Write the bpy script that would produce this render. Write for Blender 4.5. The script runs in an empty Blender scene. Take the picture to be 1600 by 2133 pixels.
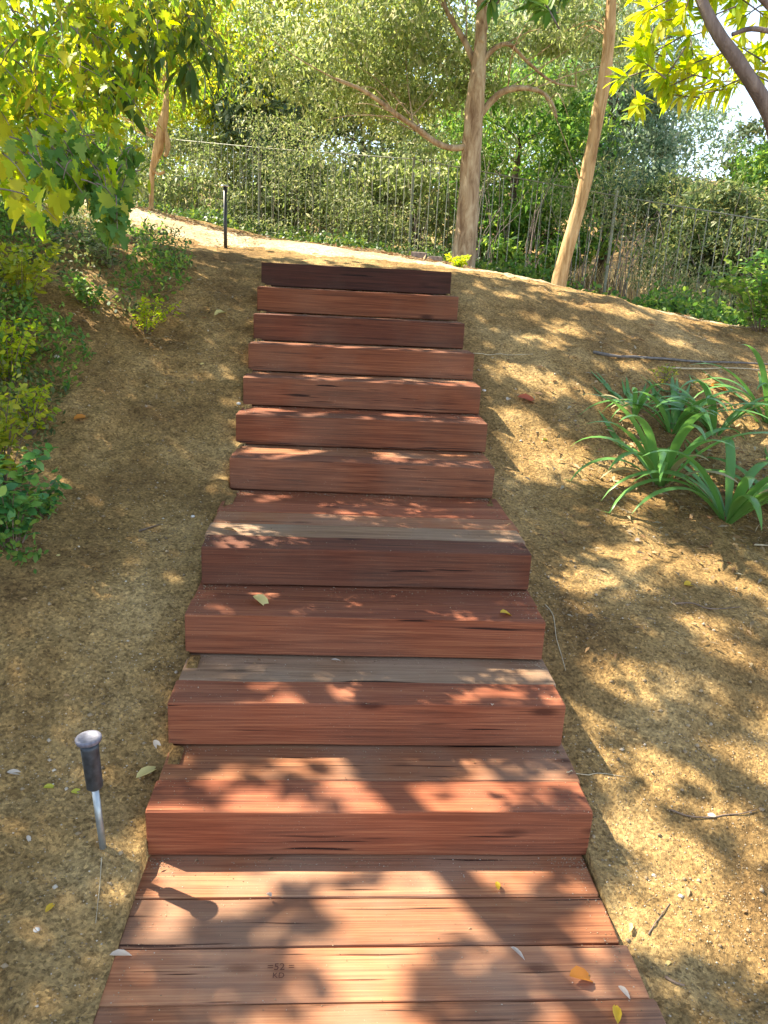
import bpy, math, random
import numpy as np
from math import radians, sin, cos, pi
rng = np.random.default_rng(7); random.seed(7)
S = bpy.context.scene; COL = S.collection
# ---------------------------------------------------------------- camera
F = 1600.0; C = np.array([-.143, 0, 1.524])
_p, _yw, _r = radians(16.52), radians(4.21), radians(2.92)
fw = np.array([sin(_yw)*cos(_p), cos(_yw)*cos(_p), -sin(_p)])
rt = np.array([cos(_yw), -sin(_yw), 0]); up = np.cross(rt, fw)
rt, up = rt*cos(_r)+up*sin(_r), -rt*sin(_r)+up*cos(_r)
from mathutils import Matrix, Vector
cam = bpy.data.cameras.new('camera'); camo = bpy.data.objects.new('camera', cam); COL.objects.link(camo)
cam.sensor_fit = 'VERTICAL'; cam.sensor_height = 24; cam.lens = F/2133*24; cam.clip_start = .05; cam.clip_end = 500
M4 = Matrix(((rt[0], up[0], -fw[0], C[0]), (rt[1], up[1], -fw[1], C[1]), (rt[2], up[2], -fw[2], C[2]), (0, 0, 0, 1)))
camo.matrix_world = M4; S.camera = camo
def at(px, py, Y):
    d = fw+rt*(px-800)/F-up*(py-1066.5)/F
    return C+d*(Y-C[1])/d[1]
def on_z(px, py, z):
    d = fw+rt*(px-800)/F-up*(py-1066.5)/F
    return C+d*(z-C[2])/d[2]
# ---------------------------------------------------------------- light
SUN = np.array([-.78, .38, 1.0]); SUNN = SUN/np.linalg.norm(SUN)
W = bpy.data.worlds.new("World"); S.world = W; W.use_nodes = True
nt = W.node_tree; nt.nodes.clear()
sky = nt.nodes.new('ShaderNodeTexSky'); sky.sky_type = 'NISHITA'; sky.sun_disc = False
sky.sun_elevation = math.asin(SUNN[2]); sky.sun_rotation = math.atan2(SUNN[0], SUNN[1]); sky.air_density = 1.0; sky.dust_density = .3; sky.ozone_density = 2.5
bg = nt.nodes.new('ShaderNodeBackground'); bg.inputs[1].default_value = .13
wo = nt.nodes.new('ShaderNodeOutputWorld')
hsv = nt.nodes.new('ShaderNodeHueSaturation'); hsv.inputs['Saturation'].default_value = .72
nt.links.new(sky.outputs[0], hsv.inputs['Color']); nt.links.new(hsv.outputs[0], bg.inputs[0]); nt.links.new(bg.outputs[0], wo.inputs[0])
sl = bpy.data.lights.new('sun', 'SUN'); sl.energy = 5.0; sl.angle = radians(.5); sl.color = (1, .90, .72)
so = bpy.data.objects.new('sun', sl); COL.objects.link(so)
so.rotation_euler = Vector(SUNN).to_track_quat('Z', 'Y').to_euler(); so.location = (-6, 4, 12)
S.view_settings.view_transform = 'Standard'; S.view_settings.look = 'None'
S.view_settings.exposure = 1.9; S.view_settings.gamma = 1
S.render.film_transparent = False
S.cycles.max_bounces = 8; S.cycles.diffuse_bounces = 5; S.cycles.transmission_bounces = 6; S.cycles.use_denoising = True

# ---------------------------------------------------------------- helpers
def hsh(ix, iy, s=0):
    n = (ix.astype(np.int64)*374761393+iy.astype(np.int64)*668265263+s*974711) & 0x7fffffff
    n = ((n ^ (n >> 13))*1274126177) & 0x7fffffff
    return ((n ^ (n >> 16)) & 0xffff)/65535.0
def vn(x, y, s=0):
    x = np.asarray(x, float); y = np.asarray(y, float)
    ix = np.floor(x); iy = np.floor(y); fx = x-ix; fy = y-iy
    fx = fx*fx*(3-2*fx); fy = fy*fy*(3-2*fy)
    a = hsh(ix, iy, s); b = hsh(ix+1, iy, s); c = hsh(ix, iy+1, s); d = hsh(ix+1, iy+1, s)
    return (a*(1-fx)+b*fx)*(1-fy)+(c*(1-fx)+d*fx)*fy
def fbm(x, y, o=4, s=0):
    t = 0; a = .5
    for i in range(o):
        t = t+a*vn(x*2**i+17*i, y*2**i-9*i, s+i); a *= .5
    return t
def tag(o, label=None, cat=None, group=None, kind=None):
    if label: o['label'] = label
    if cat: o['category'] = cat
    if group: o['group'] = group
    if kind: o['kind'] = kind
    return o
def mesh(name, V, Fc, mat, parent=None, smooth=False, loc=None):
    """V (n,3); Fc: list of faces or (m,k) array"""
    me = bpy.data.meshes.new(name)
    V = np.asarray(V, dtype=np.float32)
    if loc is not None: V = V-np.asarray(loc, dtype=np.float32)
    if isinstance(Fc, np.ndarray):
        m, k = Fc.shape
        me.vertices.add(len(V)); me.vertices.foreach_set('co', V.ravel())
        me.loops.add(m*k); me.loops.foreach_set('vertex_index', Fc.astype(np.int32).ravel())
        me.polygons.add(m); me.polygons.foreach_set('loop_start', np.arange(0, m*k, k, dtype=np.int32))
        me.update(calc_edges=True)
    else:
        me.from_pydata([tuple(v) for v in V], [], [tuple(f) for f in Fc]); me.update()
    me.validate()
    if smooth: me.polygons.foreach_set('use_smooth', np.ones(len(me.polygons), dtype=bool))
    me.materials.append(mat)
    o = bpy.data.objects.new(name, me); COL.objects.link(o)
    if loc is not None: o.location = tuple(loc)
    if parent is not None: o.parent = parent
    return o
def local(o, parent):
    """child built in world coordinates -> parented without moving"""
    o.parent = parent; o.location = Vector(o.location)-parent.location
    return o
def empty(name, loc, **k):
    o = bpy.data.objects.new(name, None); COL.objects.link(o); o.location = tuple(loc); o.empty_display_size = .1
    return tag(o, **k)
class MB:
    def __init__(s): s.V = []; s.F = []; s.n = 0
    def add(s, V, Fs):
        V = np.asarray(V, float); s.V.append(V); s.F += [tuple(i+s.n for i in f) for f in Fs]; s.n += len(V)
    def box(s, a, b):
        x0, y0, z0 = a; x1, y1, z1 = b
        s.add([(x0, y0, z0), (x1, y0, z0), (x1, y1, z0), (x0, y1, z0), (x0, y0, z1), (x1, y0, z1), (x1, y1, z1), (x0, y1, z1)],
              [(0, 3, 2, 1), (4, 5, 6, 7), (0, 1, 5, 4), (1, 2, 6, 5), (2, 3, 7, 6), (3, 0, 4, 7)])
    def tube(s, P, R, k=8, bump=0., seed=0, cap=True):
        P = np.asarray(P, float); R = np.asarray(R, float)*np.ones(len(P)); V = []
        T = np.gradient(P, axis=0); T /= np.linalg.norm(T, axis=1)[:, None]+1e-9
        u = np.cross(T[0], [0.3, 1, .2]); u /= np.linalg.norm(u)
        a = np.arange(k)/k*2*pi
        for i in range(len(P)):
            u = u-T[i]*(u@T[i]); u /= np.linalg.norm(u); w = np.cross(T[i], u)
            r = R[i]*(1+bump*(vn(a*2.3+seed, np.full(k, i*.9), seed)-.5)*2)
            r = r[:, None]
            V.append(P[i]+r*(np.cos(a)[:, None]*u+np.sin(a)[:, None]*w))
        V = np.concatenate(V); Fs = []
        for i in range(len(P)-1):
            for j in range(k):
                Fs.append((i*k+j, i*k+(j+1) % k, (i+1)*k+(j+1) % k, (i+1)*k+j))
        if cap: Fs.append(tuple(range(k))[::-1]); Fs.append(tuple((len(P)-1)*k+j for j in range(k)))
        s.add(V, Fs)
    def lathe(s, prof, c, k=20, ax=None):
        """prof: (r, h) along axis ax from c"""
        ax = np.array([0, 0, 1.]) if ax is None else np.asarray(ax, float)/np.linalg.norm(ax)
        u = np.cross(ax, [0, 1, 0.1]); u /= np.linalg.norm(u); w = np.cross(ax, u); a = np.arange(k)/k*2*pi
        V = []; Fs = []
        for r, h in prof: V.append(np.asarray(c)+ax*h+r*(np.cos(a)[:, None]*u+np.sin(a)[:, None]*w))
        for i in range(len(prof)-1):
            for j in range(k): Fs.append((i*k+j, i*k+(j+1) % k, (i+1)*k+(j+1) % k, (i+1)*k+j))
        Fs.append(tuple(range(k))[::-1]); Fs.append(tuple((len(prof)-1)*k+j for j in range(k)))
        s.add(np.concatenate(V), Fs)
    def build(s, name, mat, parent=None, smooth=True, loc=None):
        o = mesh(name, np.concatenate(s.V), s.F, mat, None, smooth, loc)
        if parent is not None:
            if loc is not None: local(o, parent)
            else: o.parent = parent; o.location = -Vector(parent.location)
        return o
def spline(P, n=12):
    P = np.asarray(P, float); t = np.arange(len(P)); tt = np.linspace(0, len(P)-1, n)
    out = []
    for x in tt:
        i = min(int(x), len(P)-2); f = x-i
        p0 = P[max(i-1, 0)]; p1 = P[i]; p2 = P[i+1]; p3 = P[min(i+2, len(P)-1)]
        out.append(.5*((2*p1)+(-p0+p2)*f+(2*p0-5*p1+4*p2-p3)*f*f+(-p0+3*p1-3*p2+p3)*f**3))
    return np.array(out)

# ---------------------------------------------------------------- materials
def new_mat(name):
    m = bpy.data.materials.new(name); m.use_nodes = True
    n = m.node_tree; b = n.nodes['Principled BSDF']
    return m, n, b
def N(n, t, **k):
    x = n.nodes.new(t)
    for a, v in k.items():
        if a.startswith('i_'): x.inputs[int(a[2:])].default_value = v
        else: setattr(x, a, v)
    return x
def ramp(n, stops):
    r = n.nodes.new('ShaderNodeValToRGB'); e = r.color_ramp.elements
    while len(e) > 1: e.remove(e[0])
    e[0].position = stops[0][0]; e[0].color = (*stops[0][1], 1)
    for p, c in stops[1:]:
        q = e.new(p); q.color = (*c, 1)
    return r
def wood_mat(name, dark, mid, light, rough=.75, grey=0.0):
    m, n, b = new_mat(name); L = n.links.new
    tc = N(n, 'ShaderNodeTexCoord'); oi = N(n, 'ShaderNodeObjectInfo')
    add = N(n, 'ShaderNodeVectorMath', operation='ADD')
    mul = N(n, 'ShaderNodeVectorMath', operation='SCALE'); mul.inputs['Scale'].default_value = 37.
    cmb = N(n, 'ShaderNodeCombineXYZ'); L(oi.outputs['Random'], cmb.inputs[0]); L(oi.outputs['Random'], cmb.inputs[1]); L(oi.outputs['Random'], cmb.inputs[2])
    L(cmb.outputs[0], mul.inputs[0]); L(tc.outputs['Object'], add.inputs[0]); L(mul.outputs[0], add.inputs[1])
    mp = N(n, 'ShaderNodeMapping'); mp.inputs['Scale'].default_value = (.9, 22, 22); L(add.outputs[0], mp.inputs[0])
    n1 = N(n, 'ShaderNodeTexNoise'); n1.inputs['Scale'].default_value = 1.6; n1.inputs['Detail'].default_value = 8; n1.inputs['Roughness'].default_value = .62; n1.inputs['Distortion'].default_value = .8
    L(mp.outputs[0], n1.inputs['Vector'])
    mp2 = N(n, 'ShaderNodeMapping'); mp2.inputs['Scale'].default_value = (3., 220, 220); L(add.outputs[0], mp2.inputs[0])
    n2 = N(n, 'ShaderNodeTexNoise'); n2.inputs['Scale'].default_value = 1.; n2.inputs['Detail'].default_value = 5; L(mp2.outputs[0], n2.inputs['Vector'])
    n3 = N(n, 'ShaderNodeTexNoise'); n3.inputs['Scale'].default_value = 3.2; n3.inputs['Detail'].default_value = 4; L(add.outputs[0], n3.inputs['Vector'])
    mx = N(n, 'ShaderNodeMath', operation='MULTIPLY_ADD'); mx.inputs[1].default_value = .55; L(n2.outputs[0], mx.inputs[0]); 
    m0 = N(n, 'ShaderNodeMath', operation='MULTIPLY'); m0.inputs[1].default_value = .5; L(n1.outputs[0], m0.inputs[0]); L(m0.outputs[0], mx.inputs[2])
    r = ramp(n, [(.36, dark), (.53, mid), (.72, light)]); L(mx.outputs[0], r.inputs[0])
    # blotchy stain / weathering
    r2 = ramp(n, [(.40, (0, 0, 0)), (.66, (1, 1, 1))]); L(n3.outputs[0], r2.inputs[0])
    gm = N(n, 'ShaderNodeMath', operation='MULTIPLY'); gm.inputs[1].default_value = grey; L(r2.outputs[0], gm.inputs[0])
    mix = N(n, 'ShaderNodeMix', data_type='RGBA'); L(gm.outputs[0], mix.inputs[0]); L(r.outputs[0], mix.inputs[6]); mix.inputs[7].default_value = (.30, .235, .165, 1)
    # knots
    mpk = N(n, 'ShaderNodeMapping'); mpk.inputs['Scale'].default_value = (2.2, 6.5, 6.5); L(add.outputs[0], mpk.inputs[0])
    vo = N(n, 'ShaderNodeTexVoronoi'); vo.inputs['Scale'].default_value = 1.; L(mpk.outputs[0], vo.inputs['Vector'])
    rk = ramp(n, [(.05, (1, 1, 1)), (.13, (0, 0, 0))]); L(vo.outputs['Distance'], rk.inputs[0])
    mk = N(n, 'ShaderNodeMix', data_type='RGBA'); km = N(n, 'ShaderNodeMath', operation='MULTIPLY'); km.inputs[1].default_value = .8; L(rk.outputs[0], km.inputs[0])
    L(km.outputs[0], mk.inputs[0]); L(mix.outputs[2], mk.inputs[6]); mk.inputs[7].default_value = (dark[0]*.45, dark[1]*.4, dark[2]*.4, 1)
    # drying checks: long thin dark cracks
    mpc = N(n, 'ShaderNodeMapping'); mpc.inputs['Scale'].default_value = (2.2, 75, 75); L(add.outputs[0], mpc.inputs[0])
    nc = N(n, 'ShaderNodeTexNoise'); nc.inputs['Scale'].default_value = 1.; nc.inputs['Detail'].default_value = 2; L(mpc.outputs[0], nc.inputs['Vector'])
    rc = ramp(n, [(.67, (0, 0, 0)), (.72, (1, 1, 1))]); L(nc.outputs[0], rc.inputs[0])
    mc = N(n, 'ShaderNodeMix', data_type='RGBA'); L(rc.outputs[0], mc.inputs[0]); L(mk.outputs[2], mc.inputs[6]); mc.inputs[7].default_value = (dark[0]*.3, dark[1]*.3, dark[2]*.3, 1)
    mk = mc
    # pale dust specks of soil
    nd = N(n, 'ShaderNodeTexNoise'); nd.inputs['Scale'].default_value = 260; nd.inputs['Detail'].default_value = 2; L(tc.outputs['Object'], nd.inputs['Vector'])
    rd = ramp(n, [(.70, (0, 0, 0)), (.76, (1, 1, 1))]); L(nd.outputs[0], rd.inputs[0])
    dm = N(n, 'ShaderNodeMath', operation='MULTIPLY'); L(rd.outputs[0], dm.inputs[0]); L(r2.outputs[0], dm.inputs[1])
    md = N(n, 'ShaderNodeMix', data_type='RGBA'); L(dm.outputs[0], md.inputs[0]); L(mk.outputs[2], md.inputs[6]); md.inputs[7].default_value = (.42, .33, .22, 1)
    hv = N(n, 'ShaderNodeHueSaturation'); hv.inputs['Saturation'].default_value = .98; L(md.outputs[2], hv.inputs['Color'])
    rr = N(n, 'ShaderNodeMapRange'); rr.inputs[3].default_value = .88; rr.inputs[4].default_value = 1.14; L(oi.outputs['Random'], rr.inputs[0]); L(rr.outputs[0], hv.inputs['Value'])
    L(hv.outputs[0], b.inputs['Base Color']); b.inputs['Roughness'].default_value = rough
    b.inputs['Specular IOR Level'].default_value = .3
    bp = N(n, 'ShaderNodeBump'); bp.inputs['Strength'].default_value = .55; bp.inputs['Distance'].default_value = .004
    L(mx.outputs[0], bp.inputs['Height']); L(bp.outputs[0], b.inputs['Normal'])
    return m
WOOD = {
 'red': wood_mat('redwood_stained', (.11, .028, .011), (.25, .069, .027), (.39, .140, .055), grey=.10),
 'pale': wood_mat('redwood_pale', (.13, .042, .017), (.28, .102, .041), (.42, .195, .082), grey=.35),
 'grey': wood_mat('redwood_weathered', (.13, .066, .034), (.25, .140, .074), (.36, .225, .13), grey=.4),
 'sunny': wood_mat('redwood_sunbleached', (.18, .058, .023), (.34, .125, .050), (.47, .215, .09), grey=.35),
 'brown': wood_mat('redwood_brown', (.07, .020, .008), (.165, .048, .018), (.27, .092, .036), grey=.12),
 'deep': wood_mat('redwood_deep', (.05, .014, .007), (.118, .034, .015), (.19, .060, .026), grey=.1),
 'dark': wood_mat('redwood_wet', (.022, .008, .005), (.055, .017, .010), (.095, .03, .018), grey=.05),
}
def dirt_mat(name, c1, c2, c3, bump=.5, litter=False):
    m, n, b = new_mat(name); L = n.links.new
    tc = N(n, 'ShaderNodeTexCoord')
    a = N(n, 'ShaderNodeTexNoise'); a.inputs['Scale'].default_value = 2.2; a.inputs['Detail'].default_value = 7; a.inputs['Roughness'].default_value = .6; L(tc.outputs['Object'], a.inputs['Vector'])
    g = N(n, 'ShaderNodeTexNoise'); g.inputs['Scale'].default_value = 95; g.inputs['Detail'].default_value = 5; g.inputs['Roughness'].default_value = .75; L(tc.outputs['Object'], g.inputs['Vector'])
    v = N(n, 'ShaderNodeTexVoronoi'); v.inputs['Scale'].default_value = 120; L(tc.outputs['Object'], v.inputs['Vector'])
    r = ramp(n, [(.33, c1), (.5, c2), (.68, c3)]); L(a.outputs[0], r.inputs[0])
    sep = N(n, 'ShaderNodeSeparateColor'); L(v.outputs['Color'], sep.inputs[0])
    rs = ramp(n, [(0, (.42, .40, .38)), (.25, (.78, .76, .74)), (.6, (1, 1, 1)), (.9, (1.25, 1.22, 1.15)), (1, (1.7, 1.65, 1.55))]); L(sep.outputs[0], rs.inputs[0])
    mu = N(n, 'ShaderNodeMix', data_type='RGBA', blend_type='MULTIPLY'); mu.inputs[0].default_value = .75; L(r.outputs[0], mu.inputs[6]); L(rs.outputs[0], mu.inputs[7])
    rg = ramp(n, [(.34, (.35, .33, .3)), (.5, (1, 1, 1)), (.68, (1.35, 1.3, 1.2))]); L(g.outputs[0], rg.inputs[0])
    mu2 = N(n, 'ShaderNodeMix', data_type='RGBA', blend_type='MULTIPLY'); mu2.inputs[0].default_value = .7; L(mu.outputs[2], mu2.inputs[6]); L(rg.outputs[0], mu2.inputs[7])
    L(mu2.outputs[2], b.inputs['Base Color']); b.inputs['Roughness'].default_value = .95; b.inputs['Specular IOR Level'].default_value = .15
    ad = N(n, 'ShaderNodeMath', operation='ADD'); L(g.outputs[0], ad.inputs[0]); L(sep.outputs[0], ad.inputs[1])
    cl = N(n, 'ShaderNodeTexNoise'); cl.inputs['Scale'].default_value = 22; cl.inputs['Detail'].default_value = 6; cl.inputs['Roughness'].default_value = .7; L(tc.outputs['Object'], cl.inputs['Vector'])
    rcl = ramp(n, [(.36, (.62, .60, .57)), (.5, (1, 1, 1)), (.66, (1.12, 1.1, 1.06))]); L(cl.outputs[0], rcl.inputs[0])
    mu3 = N(n, 'ShaderNodeMix', data_type='RGBA', blend_type='MULTIPLY'); mu3.inputs[0].default_value = .9; L(mu2.outputs[2], mu3.inputs[6]); L(rcl.outputs[0], mu3.inputs[7]); L(mu3.outputs[2], b.inputs['Base Color'])
    b1 = N(n, 'ShaderNodeBump'); b1.inputs['Strength'].default_value = .8; b1.inputs['Distance'].default_value = .03; L(cl.outputs[0], b1.inputs['Height'])
    bp = N(n, 'ShaderNodeBump'); bp.inputs['Strength'].default_value = bump; bp.inputs['Distance'].default_value = .006
    L(ad.outputs[0], bp.inputs['Height']); L(b1.outputs[0], bp.inputs['Normal']); L(bp.outputs[0], b.inputs['Normal'])
    return m
DIRT = dirt_mat('dirt', (.195, .118, .046), (.33, .212, .084), (.45, .31, .138))
PATH = dirt_mat('path_dirt', (.46, .35, .20), (.58, .46, .29), (.66, .55, .38))
HILLM = dirt_mat('dry_grass_hill', (.20, .19, .08), (.36, .31, .15), (.50, .42, .24))
def leaf_mat(name, cols, trans=.45, rough=.5, tint=1.5):
    """cols: ramp stops over a random value per leaf"""
    m, n, b = new_mat(name); L = n.links.new
    g = N(n, 'ShaderNodeNewGeometry')
    r = ramp(n, [(i/(max(1, len(cols)-1)), c) for i, c in enumerate(cols)]); L(g.outputs['Random Per Island'], r.inputs[0])
    L(r.outputs[0], b.inputs['Base Color']); b.inputs['Roughness'].default_value = rough; b.inputs['Specular IOR Level'].default_value = .35
    t = N(n, 'ShaderNodeBsdfTranslucent')
    hs = N(n, 'ShaderNodeHueSaturation'); hs.inputs['Hue'].default_value = .485; hs.inputs['Saturation'].default_value = 1.08; hs.inputs['Value'].default_value = tint
    L(r.outputs[0], hs.inputs['Color']); L(hs.outputs[0], t.inputs['Color'])
    mx = N(n, 'ShaderNodeMixShader'); mx.inputs[0].default_value = trans
    L(b.outputs[0], mx.inputs[1]); L(t.outputs[0], mx.inputs[2]); L(mx.outputs[0], n.nodes['Material Output'].inputs[0])
    return m
LEAF = {
 'olive': leaf_mat('leaf_olive', [(.12, .19, .05), (.24, .31, .10), (.37, .42, .14), (.18, .27, .08), (.50, .50, .30), (.07, .12, .04)], .5),
 'bright': leaf_mat('leaf_bright', [(.17, .27, .03), (.32, .38, .04), (.44, .44, .05), (.27, .34, .04)], .55),
 'yellow': leaf_mat('leaf_yellow_green', [(.26, .42, .03), (.42, .52, .04), (.52, .50, .05), (.20, .36, .03)], .6),
 'green': leaf_mat('leaf_green', [(.06, .15, .03), (.10, .23, .045), (.17, .29, .05), (.26, .36, .07)], .5),
 'blue': leaf_mat('leaf_blue_green', [(.08, .15, .08), (.15, .23, .13), (.24, .32, .19), (.36, .41, .29)], .5),
 'dark': leaf_mat('leaf_dark', [(.045, .085, .03), (.09, .14, .045), (.16, .20, .07), (.27, .27, .10)], .42),
 'canopy': leaf_mat('leaf_canopy', [(.05, .11, .02), (.09, .16, .03), (.15, .20, .03)], .25),
 'thicket': leaf_mat('leaf_thicket', [(.07, .12, .035), (.14, .20, .06), (.24, .28, .10), (.10, .16, .05), (.34, .34, .18), (.18, .20, .08)], .45),
 'autumn': leaf_mat('leaf_mixed', [(.12, .28, .03), (.24, .42, .05), (.46, .50, .05), (.18, .34, .04), (.50, .40, .05), (.09, .20, .03), (.30, .46, .05)], .6),
 'strap': leaf_mat('leaf_strap', [(.045, .16, .045), (.08, .23, .065), (.14, .31, .07), (.26, .38, .06)], .3, .3),
 'ivy': leaf_mat('leaf_ivy', [(.02, .05, .018), (.045, .10, .03), (.09, .17, .03), (.20, .27, .05)], .35, .4),
 'drygrass': leaf_mat('dry_grass', [(.30, .24, .11), (.42, .35, .18), (.50, .42, .24)], .3),
 'dead': leaf_mat('dead_leaf', [(.30, .20, .09), (.20, .10, .045), (.40, .31, .17), (.12, .07, .035), (.44, .38, .26)], .2, .8),
}
def plain(name, col, rough=.6, metal=0., noise=.15, scale=40):
    m, n, b = new_mat(name); L = n.links.new
    tc = N(n, 'ShaderNodeTexCoord'); a = N(n, 'ShaderNodeTexNoise'); a.inputs['Scale'].default_value = scale; a.inputs['Detail'].default_value = 5
    L(tc.outputs['Object'], a.inputs['Vector'])
    lo = tuple(c*(1-noise*2) for c in col); hi = tuple(min(1, c*(1+noise*2)) for c in col)
    r = ramp(n, [(.3, lo), (.7, hi)]); L(a.outputs[0], r.inputs[0]); L(r.outputs[0], b.inputs['Base Color'])
    b.inputs['Roughness'].default_value = rough; b.inputs['Metallic'].default_value = metal
    bp = N(n, 'ShaderNodeBump'); bp.inputs['Strength'].default_value = .15; bp.inputs['Distance'].default_value = .002
    L(a.outputs[0], bp.inputs['Height']); L(bp.outputs[0], b.inputs['Normal'])
    return m
def bark_mat(name, c1, c2, c3, sc=(9, 9, 2.2)):
    m, n, b = new_mat(name); L = n.links.new
    tc = N(n, 'ShaderNodeTexCoord'); mp = N(n, 'ShaderNodeMapping'); mp.inputs['Scale'].default_value = sc; L(tc.outputs['Object'], mp.inputs[0])
    a = N(n, 'ShaderNodeTexNoise'); a.inputs['Scale'].default_value = 1.6; a.inputs['Detail'].default_value = 8; a.inputs['Roughness'].default_value = .7; a.inputs['Distortion'].default_value = .6
    L(mp.outputs[0], a.inputs['Vector'])
    r = ramp(n, [(.36, c1), (.5, c2), (.64, c3)]); L(a.outputs[0], r.inputs[0]); L(r.outputs[0], b.inputs['Base Color'])
    b.inputs['Roughness'].default_value = .9; b.inputs['Specular IOR Level'].default_value = .2
    bp = N(n, 'ShaderNodeBump'); bp.inputs['Strength'].default_value = .8; bp.inputs['Distance'].default_value = .02
    L(a.outputs[0], bp.inputs['Height']); L(bp.outputs[0], b.inputs['Normal'])
    return m
BARK = bark_mat('bark_pale', (.17, .105, .06), (.36, .265, .165), (.50, .41, .28))
BARKT = bark_mat('bark_tan', (.24, .145, .065), (.42, .275, .13), (.53, .385, .21), (14, 14, 2))
BARKD = bark_mat('bark_dark', (.05, .032, .022), (.10, .07, .05), (.17, .125, .09))
BARKG = bark_mat('bark_grey', (.11, .085, .075), (.19, .15, .13), (.28, .23, .2))
IRON = plain('fence_iron', (.20, .205, .15), .45, .3)
BLACK = plain('black_plastic', (.015, .016, .018), .45)
GREYP = plain('grey_steel', (.33, .36, .36), .38, .7, .1)
SILV = plain('silver_cap', (.17, .17, .21), .5, .2, .15, 90)
BODY = plain('charcoal_sleeve', (.045, .052, .058), .5, .1, .25, 60)
TWIG = plain('twig', (.17, .12, .085), .9, 0, .25)
TWIGP = plain('pale_straw', (.46, .38, .25), .85, 0, .15)
PIPE = plain('grey_tubing', (.13, .115, .105), .7, 0, .2)
STONE = plain('pale_stone', (.58, .54, .48), .8, 0, .1)
BRICK = plain('grey_brick', (.27, .21, .18), .9, 0, .2)
INK = plain('stamp_ink', (.12, .034, .015), .8, 0, .3, 300)
def one_leaf_mat(name, c): return leaf_mat(name, [c, tuple(min(1, x*1.15) for x in c)], .3, .6, 1.2)
LY = one_leaf_mat('fallen_yellow', (.62, .42, .04)); LYG = one_leaf_mat('fallen_yellow_green', (.50, .48, .06)); LO = one_leaf_mat('fallen_orange', (.50, .20, .03))
LP = one_leaf_mat('fallen_pale', (.58, .50, .40)); LR = one_leaf_mat('fallen_red', (.42, .11, .05)); LT = one_leaf_mat('fallen_tan', (.44, .28, .13)); LPY = one_leaf_mat('fallen_pale_yellow', (.66, .56, .22))

# ---------------------------------------------------------------- ground height
RH = .1472
FY = [1.766, 2.072, 2.376, 2.645, 3.42, 3.74, 4.02, 4.30, 4.56, 4.84, 5.19]     # front faces of the risers
_by = [-4, 1.2, 1.76]+FY[1:]+[5.42, 5.9]
_bz = [0, 0, .015]+[RH*(i+1)+.015 for i in range(10)]+[1.60, 1.66]
# shift: soil meets the base of each riser
_bz = [0, 0, .015]+[RH*(i)+.01 for i in range(1, 11)]+[1.60, 1.66]
def B(y): return np.interp(y, _by, _bz)
CP = []
for y in [-6, -2, 0, 1, 1.5, 2, 2.5, 3, 3.5, 4, 4.5, 5, 5.45]:
    b = float(B(y)); CP += [(-.61, y, b), (.61, y, b-.035), (0, y, b-.02)]
    CP += [(-1.05, y, b+.03), (-1.6, y, b+.16), (-3, y, b+.45), (-6, y, b+.9)]
    CP += [(1.1, y, b-.05), (1.8, y, b-.10), (3, y, b-.26), (6, y, b-.9)]
CP += [(-.66, 5.7, 1.655), (.1, 5.8, 1.66), (.65, 5.7, 1.63), (-1.05, 6.6, 1.745), (-.3, 6.9, 1.80), (.43, 6.6, 1.705), (1.07, 6.8, 1.675), (1.72, 6.8, 1.47), (2.4, 6.4, 1.36), (3.27, 6, 1.19), (4.6, 5.6, .95),
       (-1.98, 8.5, 2.12), (-2.94, 9, 2.23), (-3.8, 9.6, 2.28), (-2.3, 7.2, 1.98), (-3.5, 7.5, 2.1), (-2.5, 6, 1.78), (-1.6, 6, 1.72),
       (-3.05, 12.5, 2.30), (-1.71, 11.5, 2.10), (.7, 9.7, 1.80), (1.69, 9, 1.57), (3.22, 8, 1.27), (4.04, 7.4, 1.12), (6, 6.4, .7), (-6, 14.4, 2.5), (1.1, 8, 1.68), (-.5, 9, 1.84),
       (-10, 17, 2.6), (-6, 22, 2.2), (0, 16, 1.6), (6, 12, 1.0), (10, 9, .5), (-10, 5, 2.6), (-10, -5, 1.5), (10, 0, -1.0), (0, -12, -.6), (14, 14, 1.2), (6, 18, 1.7), (0, 24, 2.2), (12, 24, 4.0), (20, 22, 5), (9, 30, 5.2), (-4, 34, 4.2), (24, 34, 7),
       (-30, 40, 7), (0, 60, 8), (40, 60, 9), (40, 0, 1), (-40, 0, 4), (0, -50, -1), (-60, 60, 8), (70, 70, 9), (70, -60, 0), (-70, -60, 0)]
CP = np.array(CP)
def _solve():
    X = CP[:, :2]; D = np.hypot(X[:, None, 0]-X[None, :, 0], X[:, None, 1]-X[None, :, 1])
    n = len(CP); A = np.zeros((n+1, n+1)); A[:n, :n] = -D; A[:n, n] = 1; A[n, :n] = 1
    A[range(n), range(n)] -= .002
    return np.linalg.solve(A, np.r_[CP[:, 2], 0])
_w = _solve()
def Hs(x, y):
    x = np.asarray(x, float); y = np.asarray(y, float); sh = x.shape; x = x.ravel(); y = y.ravel(); out = np.full(x.shape, _w[-1])
    for i, (a, b, c) in enumerate(CP): out -= _w[i]*np.sqrt((x-a)**2+(y-b)**2+1e-4)
    return out.reshape(sh)
DENT = [(random.choice([random.uniform(-1.6, -.85), random.uniform(.85, 2.2)]), random.uniform(1.0, 5.6), random.uniform(.05, .11), random.uniform(.7, 1.6), random.uniform(0, 3), random.uniform(.008, .020)) for _ in range(90)]
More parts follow.
